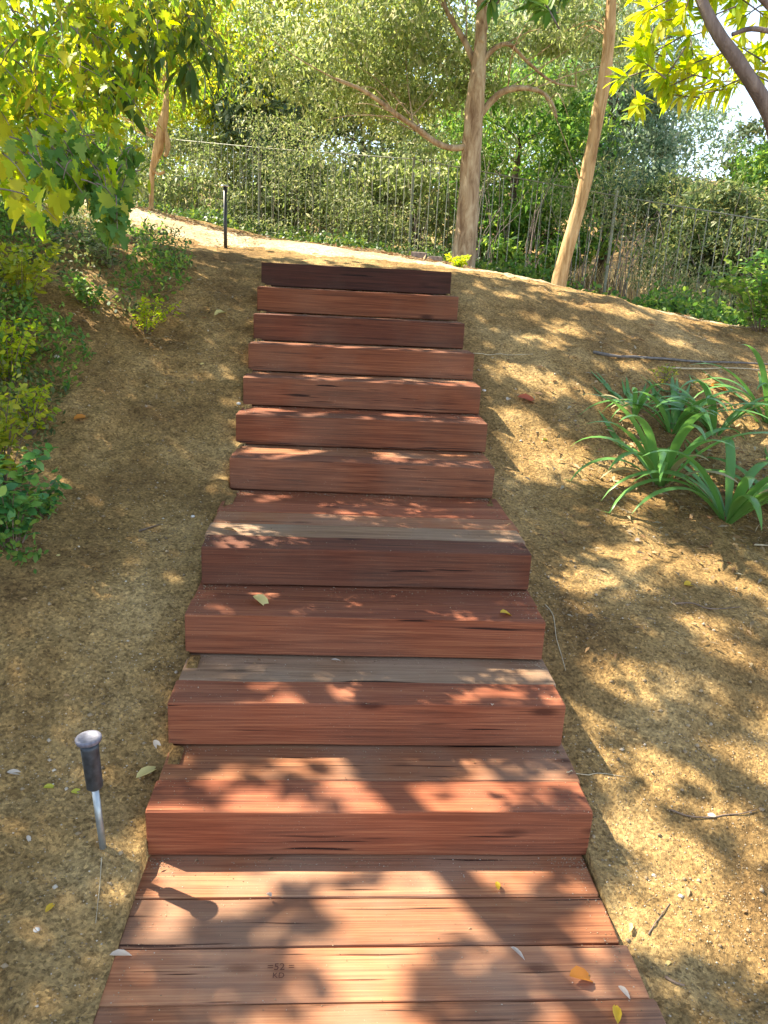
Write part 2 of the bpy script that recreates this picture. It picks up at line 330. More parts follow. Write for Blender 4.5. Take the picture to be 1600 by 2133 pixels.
def H(x, y):
    x = np.asarray(x, float); y = np.asarray(y, float)
    z = Hs(x, y)
    away = np.clip((np.abs(x)-.66)/.5, 0, 1)
    away = np.where(y > 5.6, np.maximum(away, np.clip((y-5.6)/.6, 0, 1)), away)
    z = z+away*(.07*(fbm(x*1.3+5, y*1.3+3, 3, 4)-.44)+.05*(fbm(x*5, y*5, 3, 9)-.44))+.022*(fbm(x*14, y*14, 3, 19)-.44)+.006*(fbm(x*50, y*50, 2, 29)-.4)
    xf = np.abs(x)-.64; near_ = np.exp(-(xf/.09)**2)
    z = z+near_*np.where(y < 5.4, 1, 0)*.045*(fbm(y*5+np.sign(x)*9, x*2, 3, 31)-.42)
    for (a, b, r, e, th, dp) in DENT:
        u_ = (x-a)*cos(th)+(y-b)*sin(th); v_ = -(x-a)*sin(th)+(y-b)*cos(th); q = (u_/(r*e))**2+(v_/r)**2
        z = z-dp*np.exp(-q*1.2)+dp*.45*np.exp(-(np.sqrt(q)-1.5)**2*5)
    return z
def STAIR(x, y):
    """top of the timbers, or -9 off them"""
    i = np.searchsorted(FY, y, side='right')
    t = np.minimum(i, 11)*RH
    ok = (np.abs(x) < .61) & (y < 5.34) & (y > .2)
    return np.where(ok, t, -9.)
def surf(x, y): return float(np.maximum(H(np.array([x]), np.array([y])), STAIR(np.array([x]), np.array([y])))[0])
def hit(px, py, lo=.6, hi=30):
    d = fw+rt*(px-800)/F-up*(py-1066.5)/F; d = d/np.linalg.norm(d)
    t = np.arange(lo, hi, .01); P = C+t[:, None]*d
    s = np.maximum(H(P[:, 0], P[:, 1]), STAIR(P[:, 0], P[:, 1]))
    k = np.where(P[:, 2] < s)[0]
    return P[k[0]] if len(k) else P[-1]

# ground mesh -------------------------------------------------------------
def axis(dense, mids, far):
    a = list(dense)
    return np.array(sorted(set(np.round(a+list(mids)+list(far), 4))))
xs = axis(np.arange(-1.81, 2.4, .024), list(np.arange(-5, -1.85, .08))+list(np.arange(2.45, 6, .08))+[-.61, .61, -.59, .59], [-75, -60, -45, -35, -27, -22, -18, -15, -12.5, -10.5, -9, -7.8, -6.8, -6, -5.5, 6.5, 7.2, 8, 9, 10.5, 12, 14, 16.5, 20, 25, 32, 40, 50, 65, 80])
ys = axis(np.arange(.9, 6.6, .024), list(np.arange(-1.5, .9, .1))+list(np.arange(6.6, 13, .07)), [-60, -40, -25, -15, -9, -6, -4, -3, -2, 13.5, 14.2, 15, 16, 17, 18.5, 20, 22, 24, 27, 30, 34, 39, 45, 53, 62, 75, 95])
X, Y = np.meshgrid(xs, ys); Z = H(X, Y)
st = STAIR(X, Y); ins = (np.abs(X) < .6) & (st > -1) & (Y < 5.3)
Z = np.where(ins, np.minimum(Z, st-RH+.0)-.10, Z)
hs_ = H(np.sign(X)*.64, Y)
spill = ins & (hs_ > st-.035) & (np.abs(X) > .605-.07*vn(Y*8+3*np.sign(X), Y*0, 55)) & (Y > 1.9)
Z = np.where(spill, st+.004+.010*vn(X*40, Y*30, 56), Z)
nx, ny = len(xs), len(ys)
idx = np.arange(nx*ny).reshape(ny, nx)
Fg = np.stack([idx[:-1, :-1], idx[:-1, 1:], idx[1:, 1:], idx[1:, :-1]], -1).reshape(-1, 4)
g = mesh('ground', np.stack([X, Y, Z], -1).reshape(-1, 3), Fg, DIRT, smooth=True); tag(g, kind='structure')
# path sheet across the ridge -------------------------------------------------
pc = spline([(-7, 12.6), (-3.6, 9.4), (-1.7, 7.55), (-.4, 6.85), (.7, 6.5), (1.7, 6.25), (2.8, 6.0), (4.5, 5.5), (7, 4.6)], 160)
T = np.gradient(pc, axis=0); T /= np.linalg.norm(T, axis=1)[:, None]; NN = np.stack([-T[:, 1], T[:, 0]], -1)
u = np.linspace(-1, 1, 24); k = np.arange(160)
hw = .46+.16*np.clip((70-k)/40, 0, 1)+.1*(vn(k*.13, k*0, 3)-.5)
off = u[None, :]*hw[:, None]+(np.abs(u)[None, :]**4)*.10*(vn(k[:, None]*.5+u[None, :]*0, np.sign(u)[None, :]*7+k[:, None]*0, 5)-.5)*np.sign(u)[None, :]*2
PX = pc[:, 0][:, None]+NN[:, 0][:, None]*off; PY = pc[:, 1][:, None]+NN[:, 1][:, None]*off
PZ = H(PX, PY)+.012*(1-np.abs(u)[None, :]**6)-.006
idx = np.arange(160*24).reshape(160, 24)
Fp = np.stack([idx[:-1, :-1], idx[1:, :-1], idx[1:, 1:], idx[:-1, 1:]], -1).reshape(-1, 4)
tag(mesh('path', np.stack([PX, PY, PZ], -1).reshape(-1, 3), Fp, PATH, smooth=True), kind='structure')

# ---------------------------------------------------------------- staircase
def timber(name, x0, x1, y0, y1, z1, mat, parent, yaw=0, h=RH-.003):
    """a chamfered timber; returns object with origin at its centre"""
    cx, cy, cz = (x0+x1)/2, (y0+y1)/2, z1-h/2; hy, hz = (y1-y0)/2, h/2; c = .005
    prof = [(-hy+c, -hz), (hy-c, -hz), (hy, -hz+c), (hy, hz-c), (hy-c, hz), (0, hz), (-hy+c, hz), (-hy+c*.35, hz-c*.35), (-hy, hz-c), (-hy, 0), (-hy, -hz+c)]
    n = 28; L = x1-x0; V = []; k = len(prof); sd = random.randint(0, 999)
    xsn = [-L/2, -L/2+.004]+list(np.linspace(-L/2+.03, L/2-.03, n-4))+[L/2-.004, L/2]
    for i, x in enumerate(xsn):
        sc = .965 if i in (0, n-1) else 1
        for j, (py, pz) in enumerate(prof):
            w = .0022*(vn(np.array([x*5+sd]), np.array([j*1.7]), sd)[0]-.5)*2
            V.append((x, py*sc+w*np.sign(py), pz*sc+w*.6*np.sign(pz)))
    Fs = [(i*k+j, (i+1)*k+j, (i+1)*k+(j+1) % k, i*k+(j+1) % k) for i in range(n-1) for j in range(k)]
    Fs += [tuple(range(k)), tuple((n-1)*k+j for j in range(k))[::-1]]
    Fs = [f[::-1] for f in Fs]
    V = np.array(V); V[:, 1] += V[:, 0]*math.tan(yaw)
    o = mesh(name, V, Fs, mat); o.location = (cx, cy, cz)
    if parent is not None:
        o.parent = parent; pp = Vector(parent.location)
        if parent.parent is not None: pp = pp+Vector(parent.parent.location)
        o.location = Vector((cx, cy, cz))-pp
    return o
SC = empty('timber_staircase', (0, 1.766, 0), label='straight flight of eleven stained redwood timber steps climbing the dirt slope', cat='staircase')
xl = [-.610, -.610, -.614, -.600, -.603, -.612, -.610, -.612, -.611, -.618, -.626]
xr = [.612, .608, .606, .611, .609, .626, .629, .632, .608, .604, .600]
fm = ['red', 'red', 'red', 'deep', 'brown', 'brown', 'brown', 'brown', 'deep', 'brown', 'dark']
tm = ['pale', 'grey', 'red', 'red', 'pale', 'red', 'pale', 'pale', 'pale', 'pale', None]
yawf = [0, .008, -.008, .012, -.02, .0, -.02, 0, -.0, 0, 0]
for i in range(11):
    z = RH*(i+1); y0 = FY[i]; y1 = FY[i+1] if i < 10 else 5.33
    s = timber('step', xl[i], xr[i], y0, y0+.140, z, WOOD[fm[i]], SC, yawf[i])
    s['label'] = ['lowest step of the flight, pale top timber with round sun spots', 'second step from the bottom with pale sun spots on its tread', 'third step from the bottom, a curled yellow leaf lying on its left side',
      'fourth step from the bottom, its deep landing made of several timbers', 'fifth step from the bottom, at the back edge of the deep landing', 'sixth step from the bottom', 'seventh step, in the middle of the upper flight',
      'fourth step counted down from the top', 'third step counted down from the top', 'step directly below the dark top step', 'topmost step, much darker than all the others'][i]
    if i == 10: continue
    if i == 3:
        e = [y0+.143, y0+.30, y0+.455, y0+.61, y1+.06]
        ms = ['grey', 'pale', 'red', 'red']
        for j in range(4): timber('tread_timber', xl[i]+.006*(j % 2)-.012, xr[i]+[.01, .02, .015, .02][j], e[j]+.002, e[j+1]-.002, z-.001*(j % 2)-.002, WOOD[ms[j]], s)
    else:
        w = y1-(y0+.143)
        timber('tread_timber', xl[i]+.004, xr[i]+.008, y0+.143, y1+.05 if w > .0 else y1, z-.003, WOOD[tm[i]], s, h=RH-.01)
# landing at the bottom: boards toward the viewer
e = [1.83, 1.621, 1.470, 1.318, 1.166, 1.014, .862, .71, .558]
bm_ = ['pale', 'pale', 'sunny', 'pale', 'pale', 'red', 'pale', 'red']
for j in range(8):
    o = timber('landing_board', -.615+.004*(j % 2), [.600, .602, .618, .628, .62, .615, .62, .61][j], e[j+1]+.0022, e[j]-.0022, 0-.0015*(j % 3), WOOD[bm_[j]], SC)
    if j < 4: o['label'] = ['narrow shaded board tucked against the lowest step', 'reddish board next to the shaded one', 'board carrying the small dark stamp', 'board at the lower edge of the picture'][j]
# inspection stamp on the third board (small flat ink)
tx = bpy.data.curves.new('stamp_text', 'FONT'); tx.body = "=52 ="; tx.size = .026; tx.align_x = 'CENTER'; tx.extrude = .0002; tx.space_line = .75
tmp = bpy.data.objects.new('stamp_text', tx); COL.objects.link(tmp)
dg = bpy.context.evaluated_depsgraph_get(); me = bpy.data.meshes.new_from_object(tmp.evaluated_get(dg))
V1 = np.array([v.co[:] for v in me.vertices]); F1 = [tuple(p.vertices) for p in me.polygons]
tx.body = "KD"; tx.size = .02; dg.update(); me2 = bpy.data.meshes.new_from_object(tmp.evaluated_get(bpy.context.evaluated_depsgraph_get()))
V2 = np.array([v.co[:] for v in me2.vertices]); F2 = [tuple(p.vertices) for p in me2.polygons]; V2[:, 1] -= .021; V2[:, 0] -= .004
bpy.data.objects.remove(tmp); q = on_z(585, 2018, .0)
mb = MB(); mb.add(V1, F1); mb.add(V2, F2)
st_ = mb.build('ink_stamp', INK, None, False); st_.parent = SC; st_.location = Vector((q[0], q[1]-.004, .0012))-Vector(SC.location)

# ---------------------------------------------------------------- leaves
def lance(fold=.12, droop=.15, n=3):
    """lanceolate leaf along +x, unit length; quads along a folded midrib"""
    ts = [0, .12, .35, .62, .85, 1]; wd = [0, .075, .135, .125, .06, 0]
    V = []; 
    for t, w in zip(ts, wd): V += [(t, -w, fold*w*2-droop*t*t), (t, 0, -droop*t*t), (t, w, fold*w*2-droop*t*t)]
    Fq = []
    for i in range(len(ts)-1):
        a = i*3; b = a+3; Fq += [(a, a+1, b+1, b), (a+1, a+2, b+2, b+1)]
    return np.array(V), np.array(Fq)
def lance6():
    V = np.array([(0, 0, 0), (.4, -.14, .03), (.4, 0, -.02), (.4, .14, .03), (1, 0, -.12)]); return V, np.array([(0, 1, 2, 3)[:4], (1, 4, 3, 2)])
def diamond(w=.3):
    return np.array([(0, 0, 0), (.45, -w/2, .04), (1, 0, -.08), (.45, w/2, .04)]), np.array([(0, 1, 2, 3)])
def lobed():
    P = [(0, 0), (.10, -.10), (.02, -.34), (.20, -.27), (.26, -.50), (.42, -.30), (.52, -.34), (.50, -.16), (.74, -.20), (1, 0)]
    P = P+[(x, -y) for x, y in P[1:-1]][::-1]
    V = [(x, y, .10*abs(y)-.22*x*x) for x, y in P]
    V = [(.3, 0, -.02)]+V; n = len(P)
    # pair quads fan around the midrib point
    Fq = [(0, 1+i, 1+(i+1) % n, 1+(i+2) % n) for i in range(0, n, 2)]
    return np.array(V), np.array(Fq)
def oval():
    V = [(0, 0, 0), (.2, -.2, .02), (.6, -.27, .02), (.9, -.1, -.04), (1, 0, -.08), (.9, .1, -.04), (.6, .27, .02), (.2, .2, .02)]
    return np.array(V), np.array([(0, 1, 2, 7), (7, 2, 3, 6), (6, 3, 4, 5)])
def frames(d, roll):
    d = d/(np.linalg.norm(d, axis=1)[:, None]+1e-9)
    z = np.tile([0, 0, 1.], (len(d), 1)); s = np.cross(z, d); s /= np.linalg.norm(s, axis=1)[:, None]+1e-6; n = np.cross(d, s)
    c, q = np.cos(roll)[:, None], np.sin(roll)[:, None]
    return d, s*c+n*q, -s*q+n*c
def leaves(P, D, size, tmpl, roll=None):
    tv, tf = tmpl; n = len(P)
    if roll is None: roll = rng.normal(0, .6, n)
    x, y, z = frames(D, roll); size = np.asarray(size)*np.ones(n)
    V = P[:, None, :]+size[:, None, None]*(tv[None, :, 0:1]*x[:, None]+tv[None, :, 1:2]*y[:, None]+tv[None, :, 2:3]*z[:, None])
    Fs = tf[None]+(np.arange(n)*len(tv))[:, None, None]
    return V.reshape(-1, 3), Fs.reshape(-1, tf.shape[1])
def leaf_obj(name, P, D, size, tmpl, mat, parent=None, roll=None):
    V, Fs = leaves(P, D, size, tmpl, roll)
    if parent is not None: V = V-np.array(parent.location)
    return mesh(name, V, Fs, mat, parent)
def dirs(n, down=0.):
    d = rng.normal(0, 1, (n, 3)); d /= np.linalg.norm(d, axis=1)[:, None]; d[:, 2] -= down; return d
def blob(c, r, nclump, per, sig=.2, shell=.5):
    """clumped points in an ellipsoid"""
    c = np.asarray(c, float); r = np.asarray(r, float)*np.ones(3)
    d = dirs(nclump); rad = rng.uniform(shell, 1, nclump)**(1/2.)
    cc = d*rad[:, None]; s = rng.uniform(.5, 1.5, nclump)*sig
    k = np.repeat(np.arange(nclump), per)
    per_ = per; p = cc[k]+rng.normal(0, 1, (nclump*per, 3))*s[k][:, None]*np.array([1, 1, .7])
    return c+p*r, c+cc*r

def tree(name, label, base, trunk_pts, rads, bark, crowns, leaf, lsize, tmpl, group=None, down=.5, cat='tree', twigs=True, branches=(), k=12, bump=.1, crown_name='crown', ls=1.0, sprays=0):
    """crowns: list of (centre, radii, nclump, per, sig)"""
    root = empty(name, base, label=label, cat=cat, group=group)
    if trunk_pts is not None:
        mb = MB(); P = spline(trunk_pts, 30); R = np.interp(np.linspace(0, 1, 30), np.linspace(0, 1, len(rads)), rads)
        mb.tube(P, R, k, bump, random.randint(0, 99))
    else: mb = MB(); P = np.array([base, base])
    PP = []; 
    tw = MB()
    for (c, r, nc, per, sig) in crowns:
        p, cc = blob(c, r, nc, per, sig); PP.append(p)
        if twigs and trunk_pts is not None:
            for q in cc[:: max(1, len(cc)//16)]:
                j = int(np.argmin(np.linalg.norm(P-(q*.7+np.array([P[-1][0], P[-1][1], q[2]-.5])*.3), axis=1)))
                a = P[j]; m = (a+q)/2+rng.normal(0, .08, 3)*np.linalg.norm(q-a)+np.array([0, 0, .1])
                d = np.linalg.norm(q-a); tw.tube(spline([a, m, q], 7), np.linspace(min(.006*d+.003, .014), .002, 7), 4)
    if mb.n: mb.build('trunk', bark, root)
    for b in branches:
        bb = MB(); bb.tube(spline(b[0], 20), np.interp(np.linspace(0, 1, 20), np.linspace(0, 1, len(b[1])), b[1]), 8, .1, 3); bb.build('branch', bark, root)
    for b in branches:
        for _ in range(sprays):
            q = spline(b[0], 20); j = random.randint(5, 19); d = q[min(j+1, 19)]-q[j-1]; d = d/np.linalg.norm(d)+rng.normal(0, .55, 3)+[0, 0, .25]; L_ = random.uniform(.25, .8)
            e_ = q[j]+d*L_; tw.tube(spline([q[j], q[j]+d*L_*.5+rng.normal(0, .05, 3), e_+[0, 0, -.06]], 9), np.linspace(.007, .002, 9), 5)
    if tw.n: tag(tw.build('twigs', bark, root), kind='stuff')
    p = np.concatenate(PP); n = len(p)
    leaf_obj(crown_name, p, dirs(n, down), rng.uniform(.6, 1.5, n)*lsize*ls, tmpl, leaf, root, rng.uniform(-1.5, 1.5, n))
    return root

# --- background trees -----------------------------------------------------
LN = lance6(); DM = diamond(.32); DW = diamond(.5)
def gz(x, y): return float(H(np.array([x]), np.array([y]))[0])
def bgtree(label, px, py, Yd, rx, rz, leaf, lsize, nc, per, bark=BARKD, name='broadleaf_tree', tm=DM, down=.5, tr=.09, ry=None, sig=.2, group='trees and tall shrubs beyond the fence', extra=(), cat='tree'):
    c = at(px, py, Yd); b = np.array([c[0]+random.uniform(-.3, .3), c[1], gz(c[0], c[1])])
    tp = [b-[0, 0, .1], b*.6+c*.4+[random.uniform(-.2, .2), 0, 0], c+[0, 0, rz*.2]]
    cr = [(c, (rx, ry or rx*.7, rz), nc, per, sig)]
    nc = int(nc*1.0); per = int(per*.75); sig = sig*.85
    cr = [(c, (rx, ry or rx*.7, rz), nc, per, sig)]
    for (qx, qy, qY, a, bz, m_) in extra: cr.append((at(qx, qy, qY), (a, a*.7, bz), m_, per, sig))
    return tree(name, label, b, tp, [tr, tr*.8, tr*.35], bark, cr, leaf, lsize, tm, group, down, cat, ls=1.15)
G = 'trees and tall shrubs beyond the fence'
bgtree('yellow green feathery tree rising behind the fence at the top left of centre', 560, 60, 13, 1.7, 1.5, LEAF['bright'], .085, 110, 190, tm=LN, extra=[(430, 200, 13, 1.0, .9, 30), (760, 90, 13.5, 1.4, 1.3, 60)])
bgtree('grey blue leafy tree far behind the fence left of centre', 570, 200, 12.8, .9, .8, LEAF['blue'], .11, 60, 150, bark=BARKG, extra=[(470, 150, 13, .6, .5, 24)])
bgtree('tall yellow tinged tree behind the left end of the fence', 200, 120, 14.5, 2.2, 2.2, LEAF['autumn'], .10, 110, 150)
bgtree('dark tree with a thick straight trunk behind the middle of the fence', 757, 330, 12.2, 1.0, .9, LEAF['dark'], .075, 50, 170, tr=.10)
bgtree('olive brown shrubby tree low behind the left half of the fence', 470, 380, 12.9, 1.6, .75, LEAF['olive'], .07, 90, 170, name='shrub', cat='shrub', extra=[(620, 420, 12.2, 1.1, .6, 50)])
bgtree('olive shrubby tree low behind the fence left of the pale trunk', 860, 430, 11.2, 1.1, .75, LEAF['olive'], .07, 80, 170, name='shrub', cat='shrub')
bgtree('dense mid green tree behind the gap between the two tan trunks', 1080, 330, 10.8, 1.1, 1.1, LEAF['green'], .075, 100, 190, bark=BARKD, extra=[(1130, 500, 10.2, .8, .5, 40)])
bgtree('dark blue green tree right of the leaning trunk', 1270, 300, 11.5, .85, 1.0, LEAF['blue'], .08, 80, 170, extra=[(1290, 120, 12, 1.1, .9, 50), (1330, 430, 11, .9, .5, 40)])
bgtree('tall grey leaved tree behind the leaning trunk near the top', 1180, 90, 15.5, 1.9, 1.6, LEAF['blue'], .11, 70, 150, bark=BARKG)
bgtree('rounded dark green shrub below the patch of sky on the right', 1520, 500, 9.6, .80, .62, LEAF['dark'], .065, 80, 190, name='shrub', cat='shrub', tr=.05, extra=[(1440, 420, 10.2, .7, .3, 30)])
bgtree('tall dark shrub filling the space behind the right end of the fence', 1480, 560, 9.4, .8, .55, LEAF['dark'], .06, 80, 190, name='shrub', cat='shrub', tr=.04)
bgtree('leafy green tree at the right edge below the sky', 1630, 410, 10.8, .75, .7, LEAF['green'], .075, 60, 170, name='broadleaf_tree')
bgtree('thin open tree standing against the bright sky on the right', 1400, 270, 19, 1.5, 1.0, LEAF['blue'], .11, 50, 110, bark=BARKG, sig=.24)
bgtree('far hillside tree at the right edge behind the sky gap', 1590, 320, 22, 1.2, .9, LEAF['dark'], .14, 30, 110)
bgtree('far round tree behind the fence at the left edge of the picture', 30, 260, 18, 2.2, 1.7, LEAF['green'], .13, 80, 130)
bgtree('far wide tree filling the view behind the middle of the fence', 800, 300, 20, 3.6, 2.6, LEAF['olive'], .15, 150, 140, extra=[(1100, 250, 21, 2.6, 2.4, 70)], bark=BARKG)
bgtree('far wide pale green tree filling the view behind the left of the fence', 400, 330, 21, 3.2, 2.2, LEAF['olive'], .16, 110, 130)
bgtree('distant tall tree showing between the crowns at the top right', 1180, 40, 24, 2.4, 2.8, LEAF['green'], .19, 90, 110)

# --- tree with the thick pale trunk --------------------------------------
tb = at(965, 555, 8); tb[2] = gz(tb[0], tb[1])
tp = [tb-[0, 0, .15], at(972, 480, 8), at(980, 360, 8), at(986, 260, 8), at(994, 170, 8), at(1002, 80, 8.05), at(1005, -60, 8.1)]
br = [([at(975, 305, 8), at(940, 308, 7.95), at(905, 295, 7.9), at(870, 268, 7.85), at(835, 245, 7.8), at(805, 222, 7.8), at(760, 190, 7.7), at(700, 165, 7.6)], [.030, .026, .022, .014]),
      ([at(918, 300, 7.9), at(885, 285, 8.0), at(862, 262, 8.1), at(858, 235, 8.2)], [.016, .010]),
      ([at(990, 255, 8), at(1020, 215, 8), at(1050, 190, 7.95), at(1090, 183, 7.9), at(1128, 192, 7.9), at(1150, 215, 7.85), at(1160, 245, 7.8)], [.034, .030, .018, .010]),
      ([at(1000, 140, 8), at(1025, 105, 8), at(1060, 92, 8), at(1100, 130, 8), at(1150, 170, 8.1), at(1200, 180, 8.2)], [.028, .018, .007]),
      ([at(996, 150, 8), at(970, 90, 8.1), at(930, 20, 8.2), at(900, -80, 8.3)], [.034, .024, .016]),
      ([at(1002, 90, 8), at(1020, 30, 8.1), at(1060, -40, 8.2)], [.03, .02])]
tree('pale_barked_tree', 'tree with a thick pale trunk, left side sunlit, standing beyond the top step', tb, tp, [.140, .104, .095, .09, .078, .055, .04], BARK,
     [(at(720, 40, 8.9), (1.2, .9, .8), 70, 150, .17), (at(1000, -40, 8.9), (1.6, 1.0, .7), 66, 150, .17), (at(1150, 110, 9.0), (.8, .8, .5), 40, 130, .17), (at(830, 150, 8.9), (.9, .6, .4), 50, 110, .2), (at(620, 190, 8.8), (.5, .4, .3), 9, 80, .2), (at(900, 250, 9.0), (.8, .4, .4), 12, 50, .2), (at(740, 290, 9.1), (.7, .4, .3), 8, 50, .2)],
     LEAF['olive'], .066, DM, down=.8, branches=br, k=16, bump=.12, twigs=False, sprays=6)
# --- leaning trunk --------------------------------------------------------
lb = at(1157, 612, 6.9); lb[2] = gz(lb[0], lb[1])
tp = [lb-[0, 0, .12], at(1168, 570, 6.9), at(1190, 490, 6.9), at(1212, 410, 6.9), at(1228, 335, 6.9), at(1243, 255, 6.9), at(1258, 170, 6.9), at(1268, 90, 6.9), at(1273, 0, 6.9), at(1274, -120, 6.95)]
tree('leaning_tree', 'slender tan trunk leaning to the right, rooted at the path edge', lb, tp, [.078, .062, .056, .054, .051, .053, .048, .04, .034], BARKT,
     [(at(1240, -120, 7.2), (1.0, .9, .4), 30, 110, .22), (at(1210, 20, 7.4), (.4, .4, .25), 9, 80, .25)], LEAF['olive'], .055, LN, down=.8, k=14, bump=.10,
     branches=[([at(1215, 395, 6.9), at(1206, 370, 6.9), at(1200, 350, 6.88)], [.010, .004])])
# --- slender peeling trunk on the left -------------------------------------
sb = at(312, 425, 8.6); sb[2] = gz(sb[0], sb[1])
tp = [sb-[0, 0, .1], at(316, 400, 8.6), at(318, 350, 8.6), at(330, 310, 8.6), at(338, 265, 8.6), at(345, 225, 8.6), at(347, 180, 8.7), at(352, 60, 8.8)]
tree('peeling_bark_tree', 'slender crooked trunk with peeling orange bark, sunlit among the leaves on the left', sb, tp, [.03, .022, .028, .052, .05, .034, .024, .02], BARKT,
     [(at(330, 60, 8.9), (.9, .7, .6), 40, 120, .22), (at(250, 200, 9.0), (.5, .5, .3), 16, 110, .25)], LEAF['autumn'], .06, LN, down=.8,
     branches=[([at(342, 262, 8.6), at(350, 300, 8.55), at(345, 325, 8.5)], [.02, .028, .018]), ([at(318, 352, 8.6), at(330, 362, 8.55), at(342, 358, 8.5)], [.02, .012])])

# ---------------------------------------------------------------- fence
FP = [(-7.6, 15.6), (-3.05, 12.5), (-1.71, 11.5), (.7, 9.7), (1.69, 9), (3.22, 8.0), (4.04, 7.45), (6.5, 6.0)]
FP = np.array(FP); seg = np.r_[0, np.cumsum(np.hypot(*np.diff(FP, axis=0).T))]
def fpos(s): return np.array([np.interp(s, seg, FP[:, 0]), np.interp(s, seg, FP[:, 1])])
fe = empty('metal_fence', (*fpos(seg[3]), gz(*fpos(seg[3]))), label='long grey green metal picket fence running along the far side of the path', cat='fence')
FHt = 1.13; s = 0.6
while s < seg[-1]-.2:
    e1 = min(s+2.4, seg[-1]-.1); a = fpos(s); b = fpos(e1); za = gz(*a); zb = gz(*b)
    post = MB(); post.tube([[a[0], a[1], za-.2], [a[0], a[1], za+FHt+.06]], [.016]*2, 6); post.build('post', IRON, fe, False)
    mb = MB(); d = b-a; L = np.hypot(*d); d = d/L; n = int(L/.11)
    for i in range(1, n):
        q = a+d*i*L/n; z = za+(zb-za)*i/n
        mb.tube([[q[0], q[1], z+.05], [q[0], q[1], z+FHt+random.uniform(-.003, .003)]], [.0048]*2, 4)
    pn = mb.build('picket_panel', IRON, fe, False)
    for hh in (.1, FHt):
        r_ = MB(); r_.tube([[a[0], a[1], za+hh], [b[0], b[1], zb+hh]], [.0065]*2, 6)
        o = r_.build('rail', IRON, None, False); o.parent = pn; o.location = -Vector(fe.location)
        o.location = Vector(o.location)-Vector(pn.location)
    s = e1

# ---------------------------------------------------------------- ivy along the fence foot (ground cover)
def scatter_line(s0, s1, n, off0, off1, zr):
    s = rng.uniform(s0, s1, n); o = rng.uniform(0, 1, n)**1.3*(off1-off0)+off0
    x = np.interp(s, seg, FP[:, 0]); y = np.interp(s, seg, FP[:, 1])
    dx = np.gradient(FP[:, 0]); 
    nx_, ny_ = -.58, -.81
    X_ = x+nx_*o; Y_ = y+ny_*o; c = fbm(X_*1.7, Y_*1.7, 3, 40)
    keep = c+rng.uniform(-.08, .08, n) > .38
    X_, Y_, c = X_[keep], Y_[keep], c[keep]
    Z_ = H(X_, Y_)+rng.uniform(0, 1, len(X_))*zr*np.clip((c-.35)*4, .15, 1)
    return np.stack([X_, Y_, Z_], -1)
P = scatter_line(1, seg[-1]-.5, 30000, -.5, 1.05, .22)
tag(leaf_obj('ivy', P, dirs(len(P), -.3), rng.uniform(.03, .065, len(P)), oval(), LEAF['ivy']), kind='stuff', label='low ivy covering the ground at the foot of the metal fence')
# right side: brighter nettle-like cover in front of the fence
P = scatter_line(seg[4]+.2, seg[-1]-.5, 14000, -.2, 1.15, .38)
tag(leaf_obj('ground_cover', P, dirs(len(P), -.3), rng.uniform(.03, .07, len(P)), oval(), LEAF['green']), kind='stuff', label='bright green leafy cover below the fence on the right')
# creepers growing up through the fence
n = 95000; s_ = rng.uniform(1, seg[-1]-.5, n); o_ = rng.normal(-.02, .28, n); h0 = rng.uniform(0, 1.5, n)**1.0
cv = fbm(s_*1.6, h0*2.2, 3, 88)+rng.uniform(-.06, .06, n)-.06*h0; k_ = cv > .41+.05*(s_ > seg[4]+.8)
X_ = (np.interp(s_, seg, FP[:, 0])+.58*o_)[k_]; Y_ = (np.interp(s_, seg, FP[:, 1])+.81*o_)[k_]
P = np.stack([X_, Y_, H(X_, Y_)+h0[k_]], -1)
tag(leaf_obj('creeper', P, dirs(len(P), .3), rng.uniform(.028, .058, len(P)), DM, LEAF['thicket']), kind='stuff', label='olive creeper leaves growing up through the metal fence')
mb = MB()
for _ in range(330):
    s1 = rng.uniform(1, seg[-1]-1.); o1 = rng.uniform(.15, 1.9); x_, y_ = fpos(s1)[0]+.58*o1, fpos(s1)[1]+.81*o1; z_ = gz(x_, y_); h_ = rng.uniform(.6, 1.5)
    mb.tube(spline([[x_, y_, z_-.05], [x_+rng.normal(0, .05), y_, z_+h_*.5], [x_+rng.normal(0, .16), y_+rng.normal(0, .1), z_+h_]], 6), np.linspace(.0055, .002, 6)*rng.uniform(.7, 1.4), 4)
tag(mb.build('undergrowth_stems', BARKG), kind='stuff', label='thin pale upright stems of the thicket behind the fence')
# dry grass behind the fence right
n = 16000; X_ = rng.uniform(2.0, 10, n); Y_ = rng.uniform(8.6, 14, n); k_ = fbm(X_*.8, Y_*.8, 3, 77) > .42; X_, Y_ = X_[k_], Y_[k_]
P = np.stack([X_, Y_, H(X_, Y_)], -1); D = rng.normal(0, .35, (len(P), 3)); D[:, 2] = 1
tag(leaf_obj('dry_grass', P, D, rng.uniform(.25, .75, len(P)), diamond(.035), LEAF['drygrass']), kind='stuff', label='tall straw coloured grass behind the fence')

